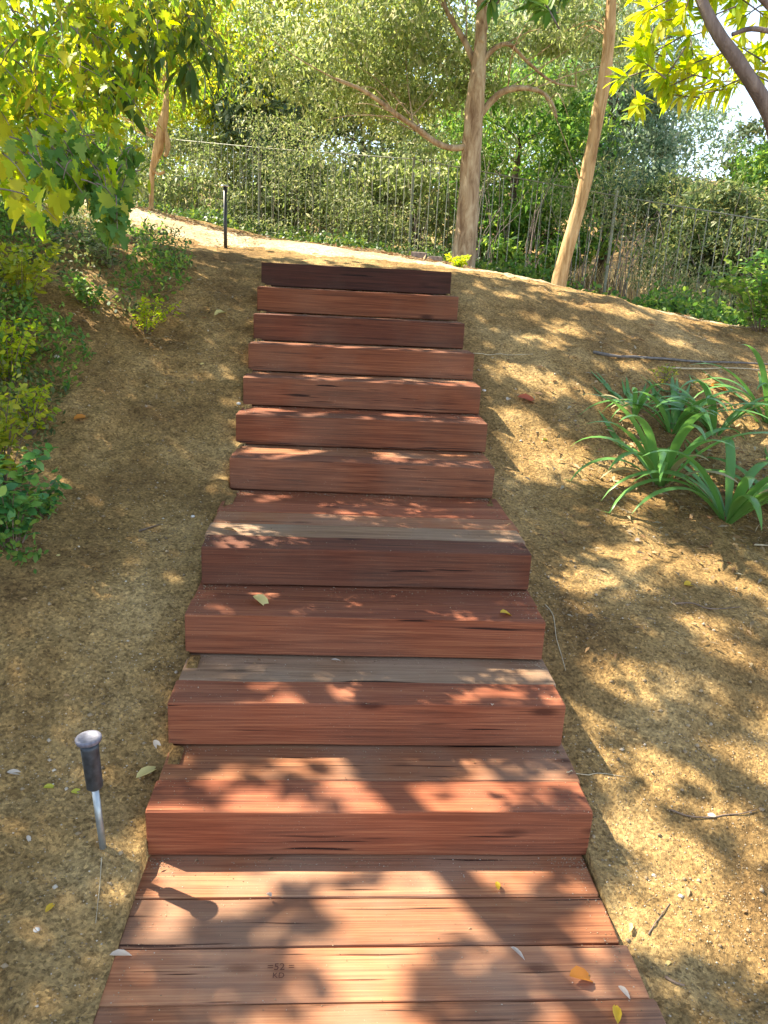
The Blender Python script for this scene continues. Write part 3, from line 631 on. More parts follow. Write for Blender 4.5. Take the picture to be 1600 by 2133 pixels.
# ---------------------------------------------------------------- left bank cover
def bank(n, poly, zr, seedn, thr, size, mat, name, label, tmpl, dz=-.3):
    """random points inside an image-independent world rectangle list"""
    (x0, x1, y0, y1) = poly
    X_ = rng.uniform(x0, x1, n); Y_ = rng.uniform(y0, y1, n); c = fbm(X_*2.4, Y_*2.4, 3, seedn)
    edge = np.interp(Y_, [2.6, 3.0, 3.5, 4.2, 4.9, 5.6, 6.2, 7.5], [-1.25, -1.15, -1.45, -1.40, -1.10, -1.25, -1.6, -2.6])-.25*(vn(Y_*3, Y_*0, 5)-.5)   # cover stays left of this line
    pdist = np.min(np.hypot(X_[:, None]-pc[None, ::6, 0], Y_[:, None]-pc[None, ::6, 1]), axis=1)
    k = (c > thr) & (X_ < edge) & (pdist > .85)
    X_, Y_, c = X_[k], Y_[k], c[k]; h_ = H(X_, Y_)
    P = np.stack([X_, Y_, h_+.01+rng.uniform(0, 1, len(X_))*zr*np.clip((c-thr)*8, .1, 1)], -1)
    return tag(leaf_obj(name, P, dirs(len(P), dz), rng.uniform(size*.6, size*1.3, len(P)), tmpl, mat), kind='stuff', label=label)
bank(42000, (-4.2, -.7, 3.3, 7.6), .13, 51, .34, .034, LEAF['dark'], 'low_weeds', 'thin low weeds and dry sprigs over the shaded left bank', DW)
bank(36000, (-3.2, -.9, 2.6, 6.4), .20, 53, .43, .030, LEAF['green'], 'creeping_plants', 'patches of green creeping plants on the left bank', oval())
# dead leaf litter, as one mass each
def litter(n, fn, size, name, label, mat=LEAF['dead'], tm=None):
    P = fn(n); k = len(P); P[:, 2] = H(P[:, 0], P[:, 1])+.008+rng.uniform(0, .012, k)
    D = rng.normal(0, 1, (k, 3)); D[:, 2] *= .15
    return tag(leaf_obj(name, P, D, rng.uniform(size*.5, size*1.4, k), tm or LN, mat, roll=rng.normal(0, .35, k)), kind='stuff', label=label)
def l_ridge(n):
    s = rng.uniform(0, 1, n); i = (s*159).astype(int); o = rng.normal(.52, .12, n)
    return np.stack([pc[i, 0]+NN[i, 0]*o, pc[i, 1]+NN[i, 1]*o, 0*o], -1)
def l_right(n):
    X_ = rng.uniform(.75, 3.6, n); Y_ = rng.uniform(2.4, 6.4, n); k = fbm(X_*2, Y_*2, 3, 61)+.04*(X_-.8) > .52
    return np.stack([X_[k], Y_[k], 0*X_[k]], -1)
def l_left(n):
    X_ = rng.uniform(-4, -.75, n); Y_ = rng.uniform(3.6, 7.2, n); k = (fbm(X_*2, Y_*2, 3, 63) > .46) & (X_ < -.7-.25*np.clip(4.6-Y_, 0, 2))
    return np.stack([X_[k], Y_[k], 0*X_[k]], -1)
litter(6500, l_ridge, .05, 'leaf_litter', 'grey brown leaf litter along the far edge of the path')
litter(3200, l_right, .035, 'leaf_litter', 'scattered dry leaf bits on the right hand slope')
def l_near(n):
    X_ = rng.uniform(-1.5, 2.0, n); Y_ = rng.uniform(1.0, 3.4, n); k = (np.abs(X_) > .63) & (fbm(X_*3, Y_*3, 3, 69) > .5)
    return np.stack([X_[k], Y_[k], 0*X_[k]], -1)
litter(1500, lambda n: np.stack([rng.normal(1.75, .42, n), rng.normal(3.75, .45, n), np.zeros(n)], -1), .045, 'leaf_litter', 'brown dead leaves heaped under the strap leaved plants')
litter(900, l_near, .016, 'leaf_litter', 'small dry crumbs of leaf on the dirt near the lower steps')
litter(9000, l_left, .032, 'leaf_litter', 'scattered dry leaf bits on the left bank')
# gravel grains
n = 52000
X_ = rng.uniform(-1.9, 2.4, n); Y_ = rng.uniform(.9, 5.6, n)*1.0; Y_ = .9+(Y_-.9)*rng.uniform(.35, 1, n)
k = (np.abs(X_) > .625) & (fbm(X_*3, Y_*3, 3, 71)+rng.uniform(-.2, .2, n) > .38); X_, Y_ = X_[k], Y_[k]; n = len(X_)
sz = rng.uniform(.0014, .0036, n)*(1+2.0*(rng.uniform(0, 1, n) > .975))
octv = np.array([(1, 0, 0), (0, 1, 0), (-1, 0, 0), (0, -1, 0), (0, 0, .8), (0, 0, -.8)]); octf = np.array([(0, 1, 4), (1, 2, 4), (2, 3, 4), (3, 0, 4), (1, 0, 5), (2, 1, 5), (3, 2, 5), (0, 3, 5)])
P = np.stack([X_, Y_, H(X_, Y_)+sz*.3], -1); V = P[:, None]+sz[:, None, None]*octv[None]*rng.uniform(.6, 1.3, (n, 6, 1)); Fs = (octf[None]+(np.arange(n)*6)[:, None, None]).reshape(-1, 3)
GRAV = leaf_mat('gravel_grains', [(.12, .085, .05), (.30, .215, .12), (.42, .32, .19), (.24, .17, .10), (.60, .52, .40)], 0, .9)
tag(mesh('gravel', V.reshape(-1, 3), Fs, GRAV), kind='stuff', label='fine loose gravel grains strewn over the dirt beside the steps')

n = 5200; X_ = rng.uniform(-.6, .6, n); e_ = rng.uniform(0, 1, n) < .45
X_ = np.where(e_, np.sign(X_)*(.6-np.abs(rng.normal(0, .05, n))), X_); Y_ = rng.uniform(1.1, 5.0, n); k_ = (Y_ > 1.77); i_ = np.searchsorted(FY, Y_, side='right'); nxt = np.array(FY+[5.4])[np.minimum(i_, 11)]
m_ = rng.uniform(0, 1, n) < .5; Y_ = np.where(m_, nxt-np.abs(rng.normal(0, .03, n))-.004, Y_); i_ = np.searchsorted(FY, Y_, side='right')
sz = rng.uniform(.0009, .0022, n); P = np.stack([X_, Y_, i_*RH+sz*.3], -1)
V = P[:, None]+sz[:, None, None]*octv[None]*rng.uniform(.6, 1.3, (n, 6, 1)); Fs = (octf[None]+(np.arange(n)*6)[:, None, None]).reshape(-1, 3)
tag(mesh('grit', V.reshape(-1, 3), Fs, GRAV), kind='stuff', label='grains of soil spilled onto the timber treads')
n = 90; k_ = rng.integers(0, 11, n); Y_ = np.array(FY)[k_]-.004-np.abs(rng.normal(.012, .03, n)); X_ = rng.uniform(-.59, .59, n); P = np.stack([X_, Y_, k_*RH+.004], -1)
D = rng.normal(0, 1, (n, 3)); D[:, 2] *= .1
tag(leaf_obj('leaf_litter', P, D, rng.uniform(.008, .022, n), LN, LEAF['dead'], roll=rng.normal(0, .3, n)), kind='stuff', label='crumbs of dry leaf gathered along the backs of the treads')
# ---------------------------------------------------------------- shade trees: unseen overhead crowns, shaped to cast the wanted dapples
def gmap(x, y):
    """wanted share of sunlight that reaches the ground at (x, y): how open the crown is there"""
    T = np.full(x.shape, .10)
    T = np.where(x < -.62, .018, T)
    T = np.where((x < -.62) & (y < 1.5), .03, T)
    T = np.where((x < -1.05) & (y > 2.6), .32, T)
    T = np.where((x > -.62) & (y < 3.0), .42, T)
    T = np.where((x > -.40) & (y < 1.85), .62, T)
    T = np.where((np.abs(x) < .64) & (y > 3.3), .50, T)
    T = np.where((x > .62) & (y < 5.4), .36, T)
    T = np.where((x > .70) & (y < 2.5), .66, T)
    T = np.where((y > 5.05+.10*x) & (x > .3), .5, T)
    T = np.where(y > 5.75-.12*x, 1.0, T)
    T = np.where((x < -.6) & (y > 5.6-.75*(x+.6)), 1.0, T)
    T = np.where((x > 2.3), .5, T)
    return T
n = 200000
zc = rng.uniform(3.9, 5.7, n)
gx = rng.uniform(-5.5, 4.2, n); gy = rng.uniform(-2.5, 9, n)
gzv = np.interp(gy, _by, _bz); 
t = (zc-gzv)
cxp = gx+SUN[0]*t; cyp = gy+SUN[1]*t
T_ = gmap(gx+rng.normal(0, .03, n), gy+rng.normal(0, .03, n))
nz = vn(gx/.20+3, gy/.14+8, 90)*.8+vn(gx/.09, gy/.07, 91)*.2
nz2 = vn(gx/.125+5, gy/.085+2, 93)
nz = np.where((np.abs(gx) < .66) & (gy > 1.80), nz2, nz)
fine = (np.abs(gx) < .66) & (gy > 1.80)
nz = (np.argsort(np.argsort(nz))/n)
nz = np.where(fine, (np.argsort(np.argsort(np.where(fine, nz2, 9)))/max(1, fine.sum())), nz)
keep = nz > T_**1.0*1.02  # drop leaves whose shadow would land on a wanted sun patch
keep &= (cyp > .0) & (T_ < .99)
def open_to(x0, x1, y0, y1, zz, share):
    tt = zc-zz; ax_ = cxp-SUN[0]*tt; ay_ = cyp-SUN[1]*tt
    return (ax_ > x0) & (ax_ < x1) & (ay_ > y0) & (ay_ < y1) & (rng.uniform(0, 1, n) < share)
keep &= ~open_to(-1.62, -.7, 2.7, 4.2, 2.4, .5)  # crown thinned here so sun reaches the hanging boughs
keep &= ~open_to(.75, 1.7, 2.6, 3.5, 2.4, .9)
# outside the shading crown: stay clear of the view
d = np.stack([cxp, cyp, zc], -1)-C; el = (d@up)/np.maximum(d@fw, .01)
keep &= ~((d@fw > 0) & (el < .69+.03) & (np.abs(d@rt)/np.maximum(d@fw, .01) < .62))
P = np.stack([cxp, cyp, zc], -1)[keep]
sub = rng.uniform(0, 1, len(P)) < .9
P = P[sub]
left = P[:, 0]-.35*(P[:, 1]-3) < .1
def shade_tree(name, label, base, tp, rads, bark, P, leaf, limbs):
    root = empty(name, base, label=label, cat='tree')
    mb = MB(); mb.tube(spline(tp, 24), np.interp(np.linspace(0, 1, 24), np.linspace(0, 1, len(rads)), rads), 14, .1, 5); mb.build('trunk', bark, root)
    for pts, rr in limbs:
        b = MB(); b.tube(spline(pts, 18), np.linspace(rr[0], rr[1], 18), 8, .1, 4); b.build('branch', bark, root)
    return root
LM = lance()
tl = np.array([-3.6, 4.6, gz(-3.6, 4.6)])
LIMB_L = [([(-3.6, 4.6, 4.2), (-2.6, 3.9, 4.6), (-1.9, 3.2, 4.8), (-1.0, 2.3, 4.9)], (.09, .02)), ([(-3.6, 4.6, 4.6), (-3.4, 6.0, 5.6), (-2.8, 7.4, 6.2)], (.08, .02)), ([(-3.6, 4.6, 4.0), (-3.0, 3.0, 4.4), (-2.3, 1.7, 4.7)], (.07, .02)),
          ([(-3.6, 4.6, 4.4), (-4.8, 4.4, 5.6), (-6.2, 4.6, 6.2)], (.08, .02)), ([(-3.5, 4.6, 3.0), (-2.8, 4.1, 3.3), (-2.1, 3.8, 3.3), (-1.3, 3.6, 3.0), (-.9, 3.5, 2.75)], (.05, .008)),
          ([(-3.5, 4.6, 2.8), (-2.6, 3.9, 2.9), (-1.9, 3.4, 2.6), (-1.35, 3.0, 2.25)], (.04, .006)), ([(-2.8, 4.1, 3.3), (-1.8, 3.9, 3.6), (-1.0, 4.2, 3.5)], (.03, .008))]
root = shade_tree('spreading_tree', 'spreading tree on the left whose leafy boughs hang into the picture', tl, [tl-[0, 0, .2], tl+[0, 0, 1.2], (-3.6, 4.6, 4.0), (-3.5, 4.6, 5.5), (-3.3, 4.7, 7.0)], [.2, .17, .14, .09, .03], BARKG, None, None, LIMB_L)
PL = P[left]
leaf_obj('crown', PL, dirs(len(PL))*[1, 1, .35], rng.uniform(.06, .10, len(PL)), oval(), LEAF['canopy'], root, rng.uniform(-.5, .5, len(PL)))  # out-of-view leaves added to shade the steps and left bank
# drooping boughs in view, upper left
TWIGS = {}
def bough(cs, tmpl, mat, size, per, sig, name, root, down=.8, stems=True):
    PP = []; tw = TWIGS.setdefault(root.name, MB())
    for (px, py, Yd, r, m_) in cs:
        c = at(px, py, Yd)
        for _ in range(m_):
            q = c+rng.normal(0, 1, 3)*r*np.array([1, 1.3, .8]); a = q+np.array([rng.normal(-.05, .06), rng.normal(.03, .05), rng.uniform(.05, .14)])
            if stems: tw.tube(spline([a, (a+q)/2+[0, 0, .015], q], 5), np.linspace(.0028, .0012, 5), 4)
            tt = rng.uniform(0, 1, per); PP.append(a+(q-a)*tt[:, None]+rng.normal(0, sig, (per, 3)))
    P = np.concatenate(PP); n = len(P)
    leaf_obj(name, P, dirs(n, down), rng.uniform(.65, 1.25, n)*size, tmpl, mat, root, rng.uniform(-.9, .9, n))
bough([(70, 50, 3.4, .18, 26), (220, 80, 3.6, .15, 18), (60, 200, 3.2, .14, 20), (160, 230, 3.3, .11, 14), (310, 40, 3.9, .15, 18), (370, 110, 3.9, .07, 7), (40, 320, 3.1, .09, 9), (430, 0, 4.2, .12, 8), (130, 330, 3.2, .07, 8), (250, 170, 3.6, .08, 8)], LM, LEAF['autumn'], .062, 20, .035, 'hanging_leaves', root)
bough([(60, 130, 3.0, .14, 16), (190, 50, 3.1, .15, 12), (40, 260, 2.9, .10, 10), (120, 320, 3.0, .08, 8), (190, 240, 3.2, .06, 6)], lobed(), LEAF['yellow'], .050, 10, .035, 'lobed_leaves', root)
bough([(190, 390, 2.9, .05, 9), (235, 350, 3.0, .045, 7), (220, 430, 2.8, .03, 6), (245, 480, 2.75, .018, 5), (160, 350, 2.9, .06, 8)], lobed(), LEAF['green'], .052, 9, .02, 'lobed_leaves', root, down=1.2)
bough([(110, 445, 2.6, .010, 2), (130, 400, 2.7, .03, 4), (235, 410, 2.8, .03, 5), (185, 370, 2.9, .05, 5), (80, 380, 2.9, .06, 6), (30, 390, 3.0, .06, 5)], lobed(), LEAF['yellow'], .075, 4, .015, 'lobed_leaves', root, down=1.6)
bough([(250, 60, 3.8, .16, 20), (360, 60, 4.0, .13, 14), (110, 180, 3.5, .15, 18), (40, 60, 3.5, .14, 12), (400, 130, 4.0, .05, 5), (60, 300, 3.3, .10, 9)], DM, LEAF['bright'], .052, 26, .04, 'hanging_leaves', root)
bough([(330, 110, 3.6, .08, 7), (400, 50, 3.7, .10, 8), (250, 210, 3.6, .04, 4), (400, 160, 3.8, .02, 3)], LM, LEAF['canopy'], .10, 8, .025, 'hanging_leaves', root, down=1.3)

tr_ = np.array([2.9, 2.6, gz(2.9, 2.6)])
LIMB_R = [([(2.9, 2.6, 1.3), (2.2, 2.8, 1.75), at(1660, 320, 3.0), at(1600, 225, 3.0), at(1545, 140, 3.0), at(1490, 60, 3.02), at(1455, -20, 3.05), at(1430, -150, 3.1), (.9, 3.2, 3.6)], (.034, .015)),
          ([at(1650, 50, 3.0), at(1590, 0, 3.0), at(1540, -70, 3.0)], (.016, .008)), ([at(1525, 72, 3.0), at(1570, 60, 3.0), at(1640, 75, 3.0)], (.007, .010)), 
          ([(2.9, 2.6, 3.5), (2.2, 2.4, 4.6), (1.2, 2.2, 5.2), (.1, 2.0, 5.5)], (.06, .02)), ([(2.9, 2.6, 3.8), (2.6, 3.6, 5.0), (2.0, 4.6, 5.8)], (.05, .02)), ([(2.9, 2.6, 3.9), (4, 2.6, 5.2), (5, 2.8, 5.8)], (.05, .02)),
          ([(.9, 3.2, 3.6), (.7, 3.2, 3.1), at(1180, -60, 3.1), at(1120, -15, 3.1)], (.010, .003))]
root2 = shade_tree('lance_leaved_tree', 'tree on the right with a dark bough and glowing yellow green lance shaped leaves', tr_, [tr_-[0, 0, .2], tr_+[.02, 0, 1.2], (2.9, 2.6, 3.2), (2.85, 2.6, 5.0), (2.8, 2.7, 6.6)], [.16, .13, .11, .07, .03], BARKG, None, None, LIMB_R)
PR = P[~left]
leaf_obj('crown', PR, dirs(len(PR))*[1, 1, .35], rng.uniform(.06, .10, len(PR)), oval(), LEAF['canopy'], root2, rng.uniform(-.5, .5, len(PR)))  # rest of the added overhead leaves, also sited by their shadows
def whorls(cs, root, name, mat, size=.10):
    PP = []; DD = []; tw = TWIGS.setdefault(root.name, MB())
    for (px, py, Yd, r, m_) in cs:
        c = at(px, py, Yd)
        for _ in range(m_):
            q = c+rng.normal(0, 1, 3)*r*np.array([1, 1.4, .8]); ax = np.array([rng.normal(-.5, .5), rng.normal(0, .4), rng.normal(-.2, .35)]); ax /= np.linalg.norm(ax)
            a = q-ax*rng.uniform(.08, .16); tw.tube([a, q], [.003, .002], 4)
            k = random.randint(8, 12); d = dirs(k); d -= (d@ax)[:, None]*ax; d /= np.linalg.norm(d, axis=1)[:, None]
            tt = rng.uniform(0, .045, k); PP.append(q-ax*tt[:, None]); DD.append(d+ax*rng.uniform(.3, 1.6, k)[:, None]+[0, 0, -.25])
    P = np.concatenate(PP); D = np.concatenate(DD)
    leaf_obj(name, P, D, rng.uniform(.7, 1.2, len(P))*size, LM, mat, root, rng.normal(0, .4, len(P)))
whorls([(1370, 40, 3.2, .08, 9), (1420, 120, 3.25, .07, 8), (1380, 160, 3.2, .05, 5), (1480, 150, 3.25, .07, 8), (1540, 60, 3.3, .09, 9), (1440, 20, 3.2, .09, 8), (1340, 95, 3.2, .03, 3), (1500, 190, 3.3, .04, 4), (1590, 120, 3.2, .06, 5), (1420, 185, 3.2, .04, 4), (1560, 0, 3.2, .08, 6), (1340, 10, 3.2, .05, 4)], root2, 'whorled_leaves', LEAF['yellow'], .082)
whorls([(1110, -10, 3.1, .05, 5), (1170, -25, 3.1, .04, 3), (1050, -30, 3.1, .04, 3)], root2, 'whorled_leaves', LEAF['green'], .085)

for r_ in (root, root2): tag(TWIGS[r_.name].build('twigs', BARKG, r_), kind='stuff')
# ---------------------------------------------------------------- small shrubs on the left
def shrub(name, label, px, py, r, hgt, nst, per, mat, size, tmpl, cat='shrub', group=None, lean=(0, 0)):
    b = hit(px, py); root = empty(name, b, label=label, cat=cat, group=group); mb = MB(); PP = []; DD = []
    for i in range(nst):
        a = rng.uniform(0, 2*pi); rr = r*rng.uniform(.2, 1); tip = b+[cos(a)*rr+lean[0], sin(a)*rr+lean[1], hgt*rng.uniform(.5, 1.05)]
        st0 = b+[cos(a)*rr*.15, sin(a)*rr*.15, -.02]; pts = spline([st0, (st0+tip)/2+[0, 0, hgt*.15], tip], 9); mb.tube(pts, np.linspace(.003, .001, 9), 4)
        j = rng.integers(2, 9, per); PP.append(pts[j]+rng.normal(0, r*.06, (per, 3))); DD.append(np.stack([rng.normal(0, 1, per), rng.normal(0, 1, per), rng.normal(.0, .4, per)], -1))
    mb.build('stems', TWIG, root)
    P = np.concatenate(PP); leaf_obj('foliage', P, np.concatenate(DD), rng.uniform(.6, 1.3, len(P))*size, tmpl, mat, root)
    return root
OV = oval()
shrub('shrub', 'blue green leafy shrub at the left edge, nearest the stake light', 25, 1140, .22, .36, 26, 30, LEAF['strap'], .045, OV, group='small shrubs on the left bank')
shrub('shrub', 'airy bright green shrub at the left edge above the nearest blue green one', 0, 1010, .20, .42, 20, 28, LEAF['bright'], .036, OV, group='small shrubs on the left bank')
shrub('shrub', 'low blue green seedlings just right of the nearest left shrub', 95, 1075, .10, .10, 12, 16, LEAF['strap'], .030, OV, group='small shrubs on the left bank')
shrub('shrub', 'yellow green sprig arching over the bare dirt left of the upper steps', 305, 690, .17, .20, 14, 26, LEAF['yellow'], .028, OV, group='small shrubs on the left bank', lean=(.05, 0))
shrub('shrub', 'bright green bush at the left edge under the hanging lobed leaf', 45, 640, .30, .34, 24, 30, LEAF['bright'], .045, OV, group='small shrubs on the left bank')
shrub('shrub', 'yellow green shrub at the left edge halfway up the bank', 20, 800, .22, .30, 22, 26, LEAF['yellow'], .034, OV, group='small shrubs on the left bank')
shrub('shrub', 'lime leaved clump just above the blue green shrub', 62, 900, .13, .20, 16, 20, LEAF['yellow'], .03, OV, group='small shrubs on the left bank')
shrub('shrub', 'dark green patchy shrub in the middle of the left bank', 190, 640, .25, .16, 18, 26, LEAF['green'], .032, OV, group='small shrubs on the left bank')
shrub('shrub', 'small green shrub right under the lobed leaves hanging over the bank', 240, 560, .22, .20, 16, 26, LEAF['olive'], .032, OV, group='small shrubs on the left bank')
shrub('shrub', 'glossy green bush beside the peeling trunk', 365, 430, .25, .62, 22, 28, LEAF['green'], .06, OV)
shrub('shrub', 'tiny bright shrub at the foot of the pale trunk', 957, 556, .12, .09, 10, 22, LEAF['yellow'], .035, OV)
shrub('shrub', 'leafy bush in front of the fence at the right edge of the picture', 1590, 690, .5, .5, 26, 40, LEAF['green'], .055, OV)
shrub('grass_tuft', 'tuft of small pale weeds above the strap leaved plants', 1380, 800, .10, .14, 12, 12, LEAF['bright'], .03, LN, cat='plant')

# ---------------------------------------------------------------- strap-leaved plants
def strap_plant(label, px, py, nl, L, wd, az=None, spread=1.0, hgt=.55, mat='strap'):
    b = hit(px, py); root = empty('strap_leaved_plant', b, label=label, cat='plant', group='strap leaved plants on the right slope'); b[2] -= .01
    nl += 3
    for i in range(nl):
        a = az[i % len(az)] if az else rng.uniform(0, 2*pi); l = L*rng.uniform(.75, 1.15); n = 14; V = []
        e0 = rng.uniform(.75, 1.22)
        p = b+[cos(a)*.015, sin(a)*.015, 0]; el = e0; curl = rng.uniform(2.3, 3.3)*spread; dn = sin(a) < -.2; e0 = rng.uniform(.55, .95) if dn else e0; curl = rng.uniform(1.5, 2.3) if dn else curl; e0 = .35 if i >= nl-3 else e0; l *= .6 if i >= nl-3 else 1; l *= 1.15 if dn else 1; pts = [p.copy()]; els = [el]
        for j in range(n-1):
            p = p+np.array([cos(a)*cos(el), sin(a)*cos(el), sin(el)])*l/n
            el -= curl/n*(.4+1.2*j/n); a += rng.normal(0, .02)
            g_ = gz(p[0], p[1])+.008
            if p[2] < g_: p[2] = g_; el = max(el, -.5)
            pts.append(p.copy()); els.append(el)
        pts = np.array(pts)
        for j in range(n):
            t = j/(n-1); w = wd*min(1, .42+t*1.8)*(1-max(0, (t-.55)/.45)**1.8); sd = np.array([-sin(a), cos(a), 0]); nr = np.cross(sd, [cos(a)*cos(els[j]), sin(a)*cos(els[j]), sin(els[j])])
            V += [pts[j]-sd*w/2-nr*w*.18*(-1), pts[j], pts[j]+sd*w/2+nr*w*.18]
        Fq = np.array([(3*j+c, 3*j+c+1, 3*j+c+4, 3*j+c+3) for j in range(n-1) for c in (0, 1)])
        mesh('leaf', np.array(V)-np.array(root.location), Fq, LEAF['drygrass' if i >= nl-3 else mat], root, True)
    return root
R_ = radians
strap_plant('strap leaved plant nearest the steps, arching blades drooping toward the viewer', 1375, 1010, 15, .72, .044, [R_(x) for x in (200, 222, 245, 262, 285, 300, 180, 150, 60, 20, 110)])
strap_plant('strap leaved plant at the right edge with long blades hanging downhill', 1515, 1085, 22, .82, .046, [R_(x) for x in (185, 200, 250, 268, 280, 300, 320, 340, 0, 20, 90, 110, 130, 160, 70, 45)])
strap_plant('strap leaved plant behind the nearest one, lying in deep shade', 1400, 900, 20, .62, .036)
strap_plant('strap leaved plant with upright lime blades between the shaded clump and right edge', 1490, 905, 18, .62, .032, hgt=.7)
strap_plant('rearmost strap leaved plant at the right edge of the slope', 1600, 880, 16, .66, .034, hgt=.7)
strap_plant('strap leaved plant cut off by the right edge of the picture, lowest on the slope', 1640, 1090, 16, .72, .042)
strap_plant('small strap leaved offset at the upper left of the plant group', 1320, 870, 10, .42, .024)

# ---------------------------------------------------------------- stake light, black post
b = hit(215, 1768); top = at(182, 1522, b[1]+.0); ax = top-b; LL = np.linalg.norm(ax); ax /= LL
rl = empty('garden_stake_light', b, label='slim garden light on a grey stake with round silver cap, left of lowest step', cat='garden light')
mb = MB(); mb.tube([b-ax*.1, b+ax*LL*.60], [.0088, .0095], 14); mb.build('stake', GREYP, rl)
mb = MB(); mb.lathe([(.0165, 0), (.0205, .004), (.0225, LL*.36-.01), (.0235, LL*.36)], b+ax*LL*.53, 20, ax); mb.build('sleeve', BODY, rl)
mb = MB(); mb.lathe([(.018, 0), (.031, .006), (.0325, .015), (.0305, .018), (.022, .0186), (.018, .0165), (.004, .0165)], b+ax*(LL*.90), 24, ax); cap = mb.build('cap', SILV, rl)
mb = MB(); q = b+ax*(LL*.90+.0162); mb.lathe([(.0045, 0), (.0045, .0025), (.002, .003)], q+np.array([.002, 0, 0]), 10, ax); k_ = mb.build('knob', BLACK, None); k_.parent = cap; k_.location = -Vector(rl.location)
b = hit(470, 517); rl = empty('path_light', b, label='short thin black post with a flat cap at the near edge of the path', cat='garden light')
mb = MB(); mb.tube([b-[0, 0, .1], b+[0, 0, .445]], [.0135, .0135], 10); mb.build('post', BLACK, rl)
mb = MB(); mb.lathe([(.016, 0), (.034, .004), (.034, .009), (.01, .014)], b+[0, 0, .44], 16); mb.build('cap', GREYP, rl)

# ---------------------------------------------------------------- fallen leaves, twigs, stones
def fallen(label, px, py, L, ang, mat, w=1., curl=.25, group=None, lift=.004, name='fallen_leaf', cat='leaf'):
    b = hit(px, py); tv, tf = lance(.5, curl); tv = tv.copy(); tv[:, 1] *= 1.5*w; tv[:, 0] -= .5; tv[:, 2] += curl*.33
    e = .04; zx = (surf(b[0]+e, b[1])-surf(b[0]-e, b[1]))/(2*e); zy = (surf(b[0], b[1]+e)-surf(b[0], b[1]-e))/(2*e)
    if STAIR(np.array([b[0]]), np.array([b[1]]))[0] > -1: zx = zy = 0; b[2] = surf(b[0], b[1])
    nrm = Vector((-zx, -zy, 1)).normalized(); q = Vector((0, 0, 1)).rotation_difference(nrm)
    o = mesh(name, tv*L, tf, mat, smooth=True); o.location = Vector(b)+nrm*(lift+.012*L)
    o.rotation_mode = 'QUATERNION'; from mathutils import Quaternion
    o.rotation_quaternion = q @ Quaternion((0, 0, 1), ang)
    return tag(o, label, cat, group or 'fallen leaves')
fallen('curled pale yellow leaf on the third step from the bottom, left side', 545, 1258, .075, -.6, LPY, 1.5, .5)
fallen('small yellow and brown leaf near the right end of the third step', 1055, 1282, .05, .2, LY, 1.6, .4)
fallen('dry tan leaf on the deep landing near its left front edge', 480, 1108, .06, .35, LT, .9, .3)
fallen('large folded orange yellow leaf on the stamped board, lower right', 1215, 2042, .075, .15, LO, 1.3, .5)
fallen('narrow bright yellow leaf standing across the board joint right of centre', 1036, 1850, .035, 1.5, LY, 1., .1)
fallen('thin yellow leaf at the bottom edge of the picture, right', 1283, 2118, .06, 1.3, LY, .8, .2)
fallen('pale whitish leaf on the left end of the stamped board', 252, 1995, .05, .1, LP, .9, .15)
fallen('slim white leaf slanting across the stamped board', 1078, 1990, .045, -.9, LP, .6, .1)
fallen('small cream leaf just right of the folded orange leaf', 1300, 2070, .035, -1.0, LP, 1., .2)
fallen('long yellow leaf leaning against the left end of the lowest tread', 308, 1610, .075, .75, LPY, .9, .3)
fallen('pale curled leaf beside the left end of the second riser', 328, 1555, .04, -.8, LP, 1.2, .4)
fallen('small white dry leaf at the left edge of the dirt beside the stake light', 32, 1612, .045, .1, LP, .9, .15)
fallen('yellow leaf on the dirt left of the stake light', 105, 1642, .035, .3, LYG, 1.2, .3)
fallen('yellow green leaf touching the stake light', 162, 1652, .035, .2, LYG, 1.2, .3)
fallen('small golden leaf on the dirt below the stake light', 105, 1892, .035, 1.2, LY, 1., .3)
fallen('reddish brown dead leaf on the dirt right of the seventh step', 1100, 836, .13, -.1, LR, 1., .3)
fallen('whitish round leaf just left of the reddish dead leaf', 1059, 832, .04, 1.0, LP, 1.6, .2)
fallen('orange leaf on the left bank beside the weeds', 170, 872, .08, .8, LO, 1., .3)
fallen('tan curled leaf on the dirt left of the ninth step', 460, 655, .13, 1.1, LPY, .7, .3)
fallen('golden leaf on the slope among sun patches at the far right', 1435, 1220, .06, .3, LY, 1.3, .3)
fallen('cream leaf lying under the strap leaved plants', 1330, 1128, .05, .4, LP, 1.2, .3)
fallen('yellow leaf caught behind the shaded strap leaved clump', 1312, 850, .11, .4, LPY, 1.2, .3)
fallen('orange leaf behind the strap leaved plants, upper right', 1500, 812, .15, .05, LO, 1., .3)
fallen('pale straw leaf by the right end of the board joint', 1308, 1930, .05, 1.2, LPY, .9, .3)
fallen('green yellow leaf lying right of the fifth step', 1135, 918, .05, 0, LYG, .8, .2)
fallen('pale narrow leaf on the second riser top, right of centre', 700, 1379, .035, 0, LP, .6, .1)
for (px, py) in [(1230, 640), (1180, 590), (1060, 1095), (80, 1940), (1430, 1860), (1390, 2010), (560, 1870), (1020, 1520), (140, 1450), (50, 1250), (370, 820), (120, 1160), (1300, 1440), (1480, 1700), (1560, 1320), (1250, 960), (230, 1230), (420, 760), (60, 1750), (1550, 1900), (1170, 1180), (1390, 1380)]:
    fallen('tiny dry leaf fragment lying loose on the ground', px, py, random.uniform(.018, .034), random.uniform(0, 6), random.choice([LP, LT, LT, LPY]), 1.2, .3, 'tiny dry leaf fragments')
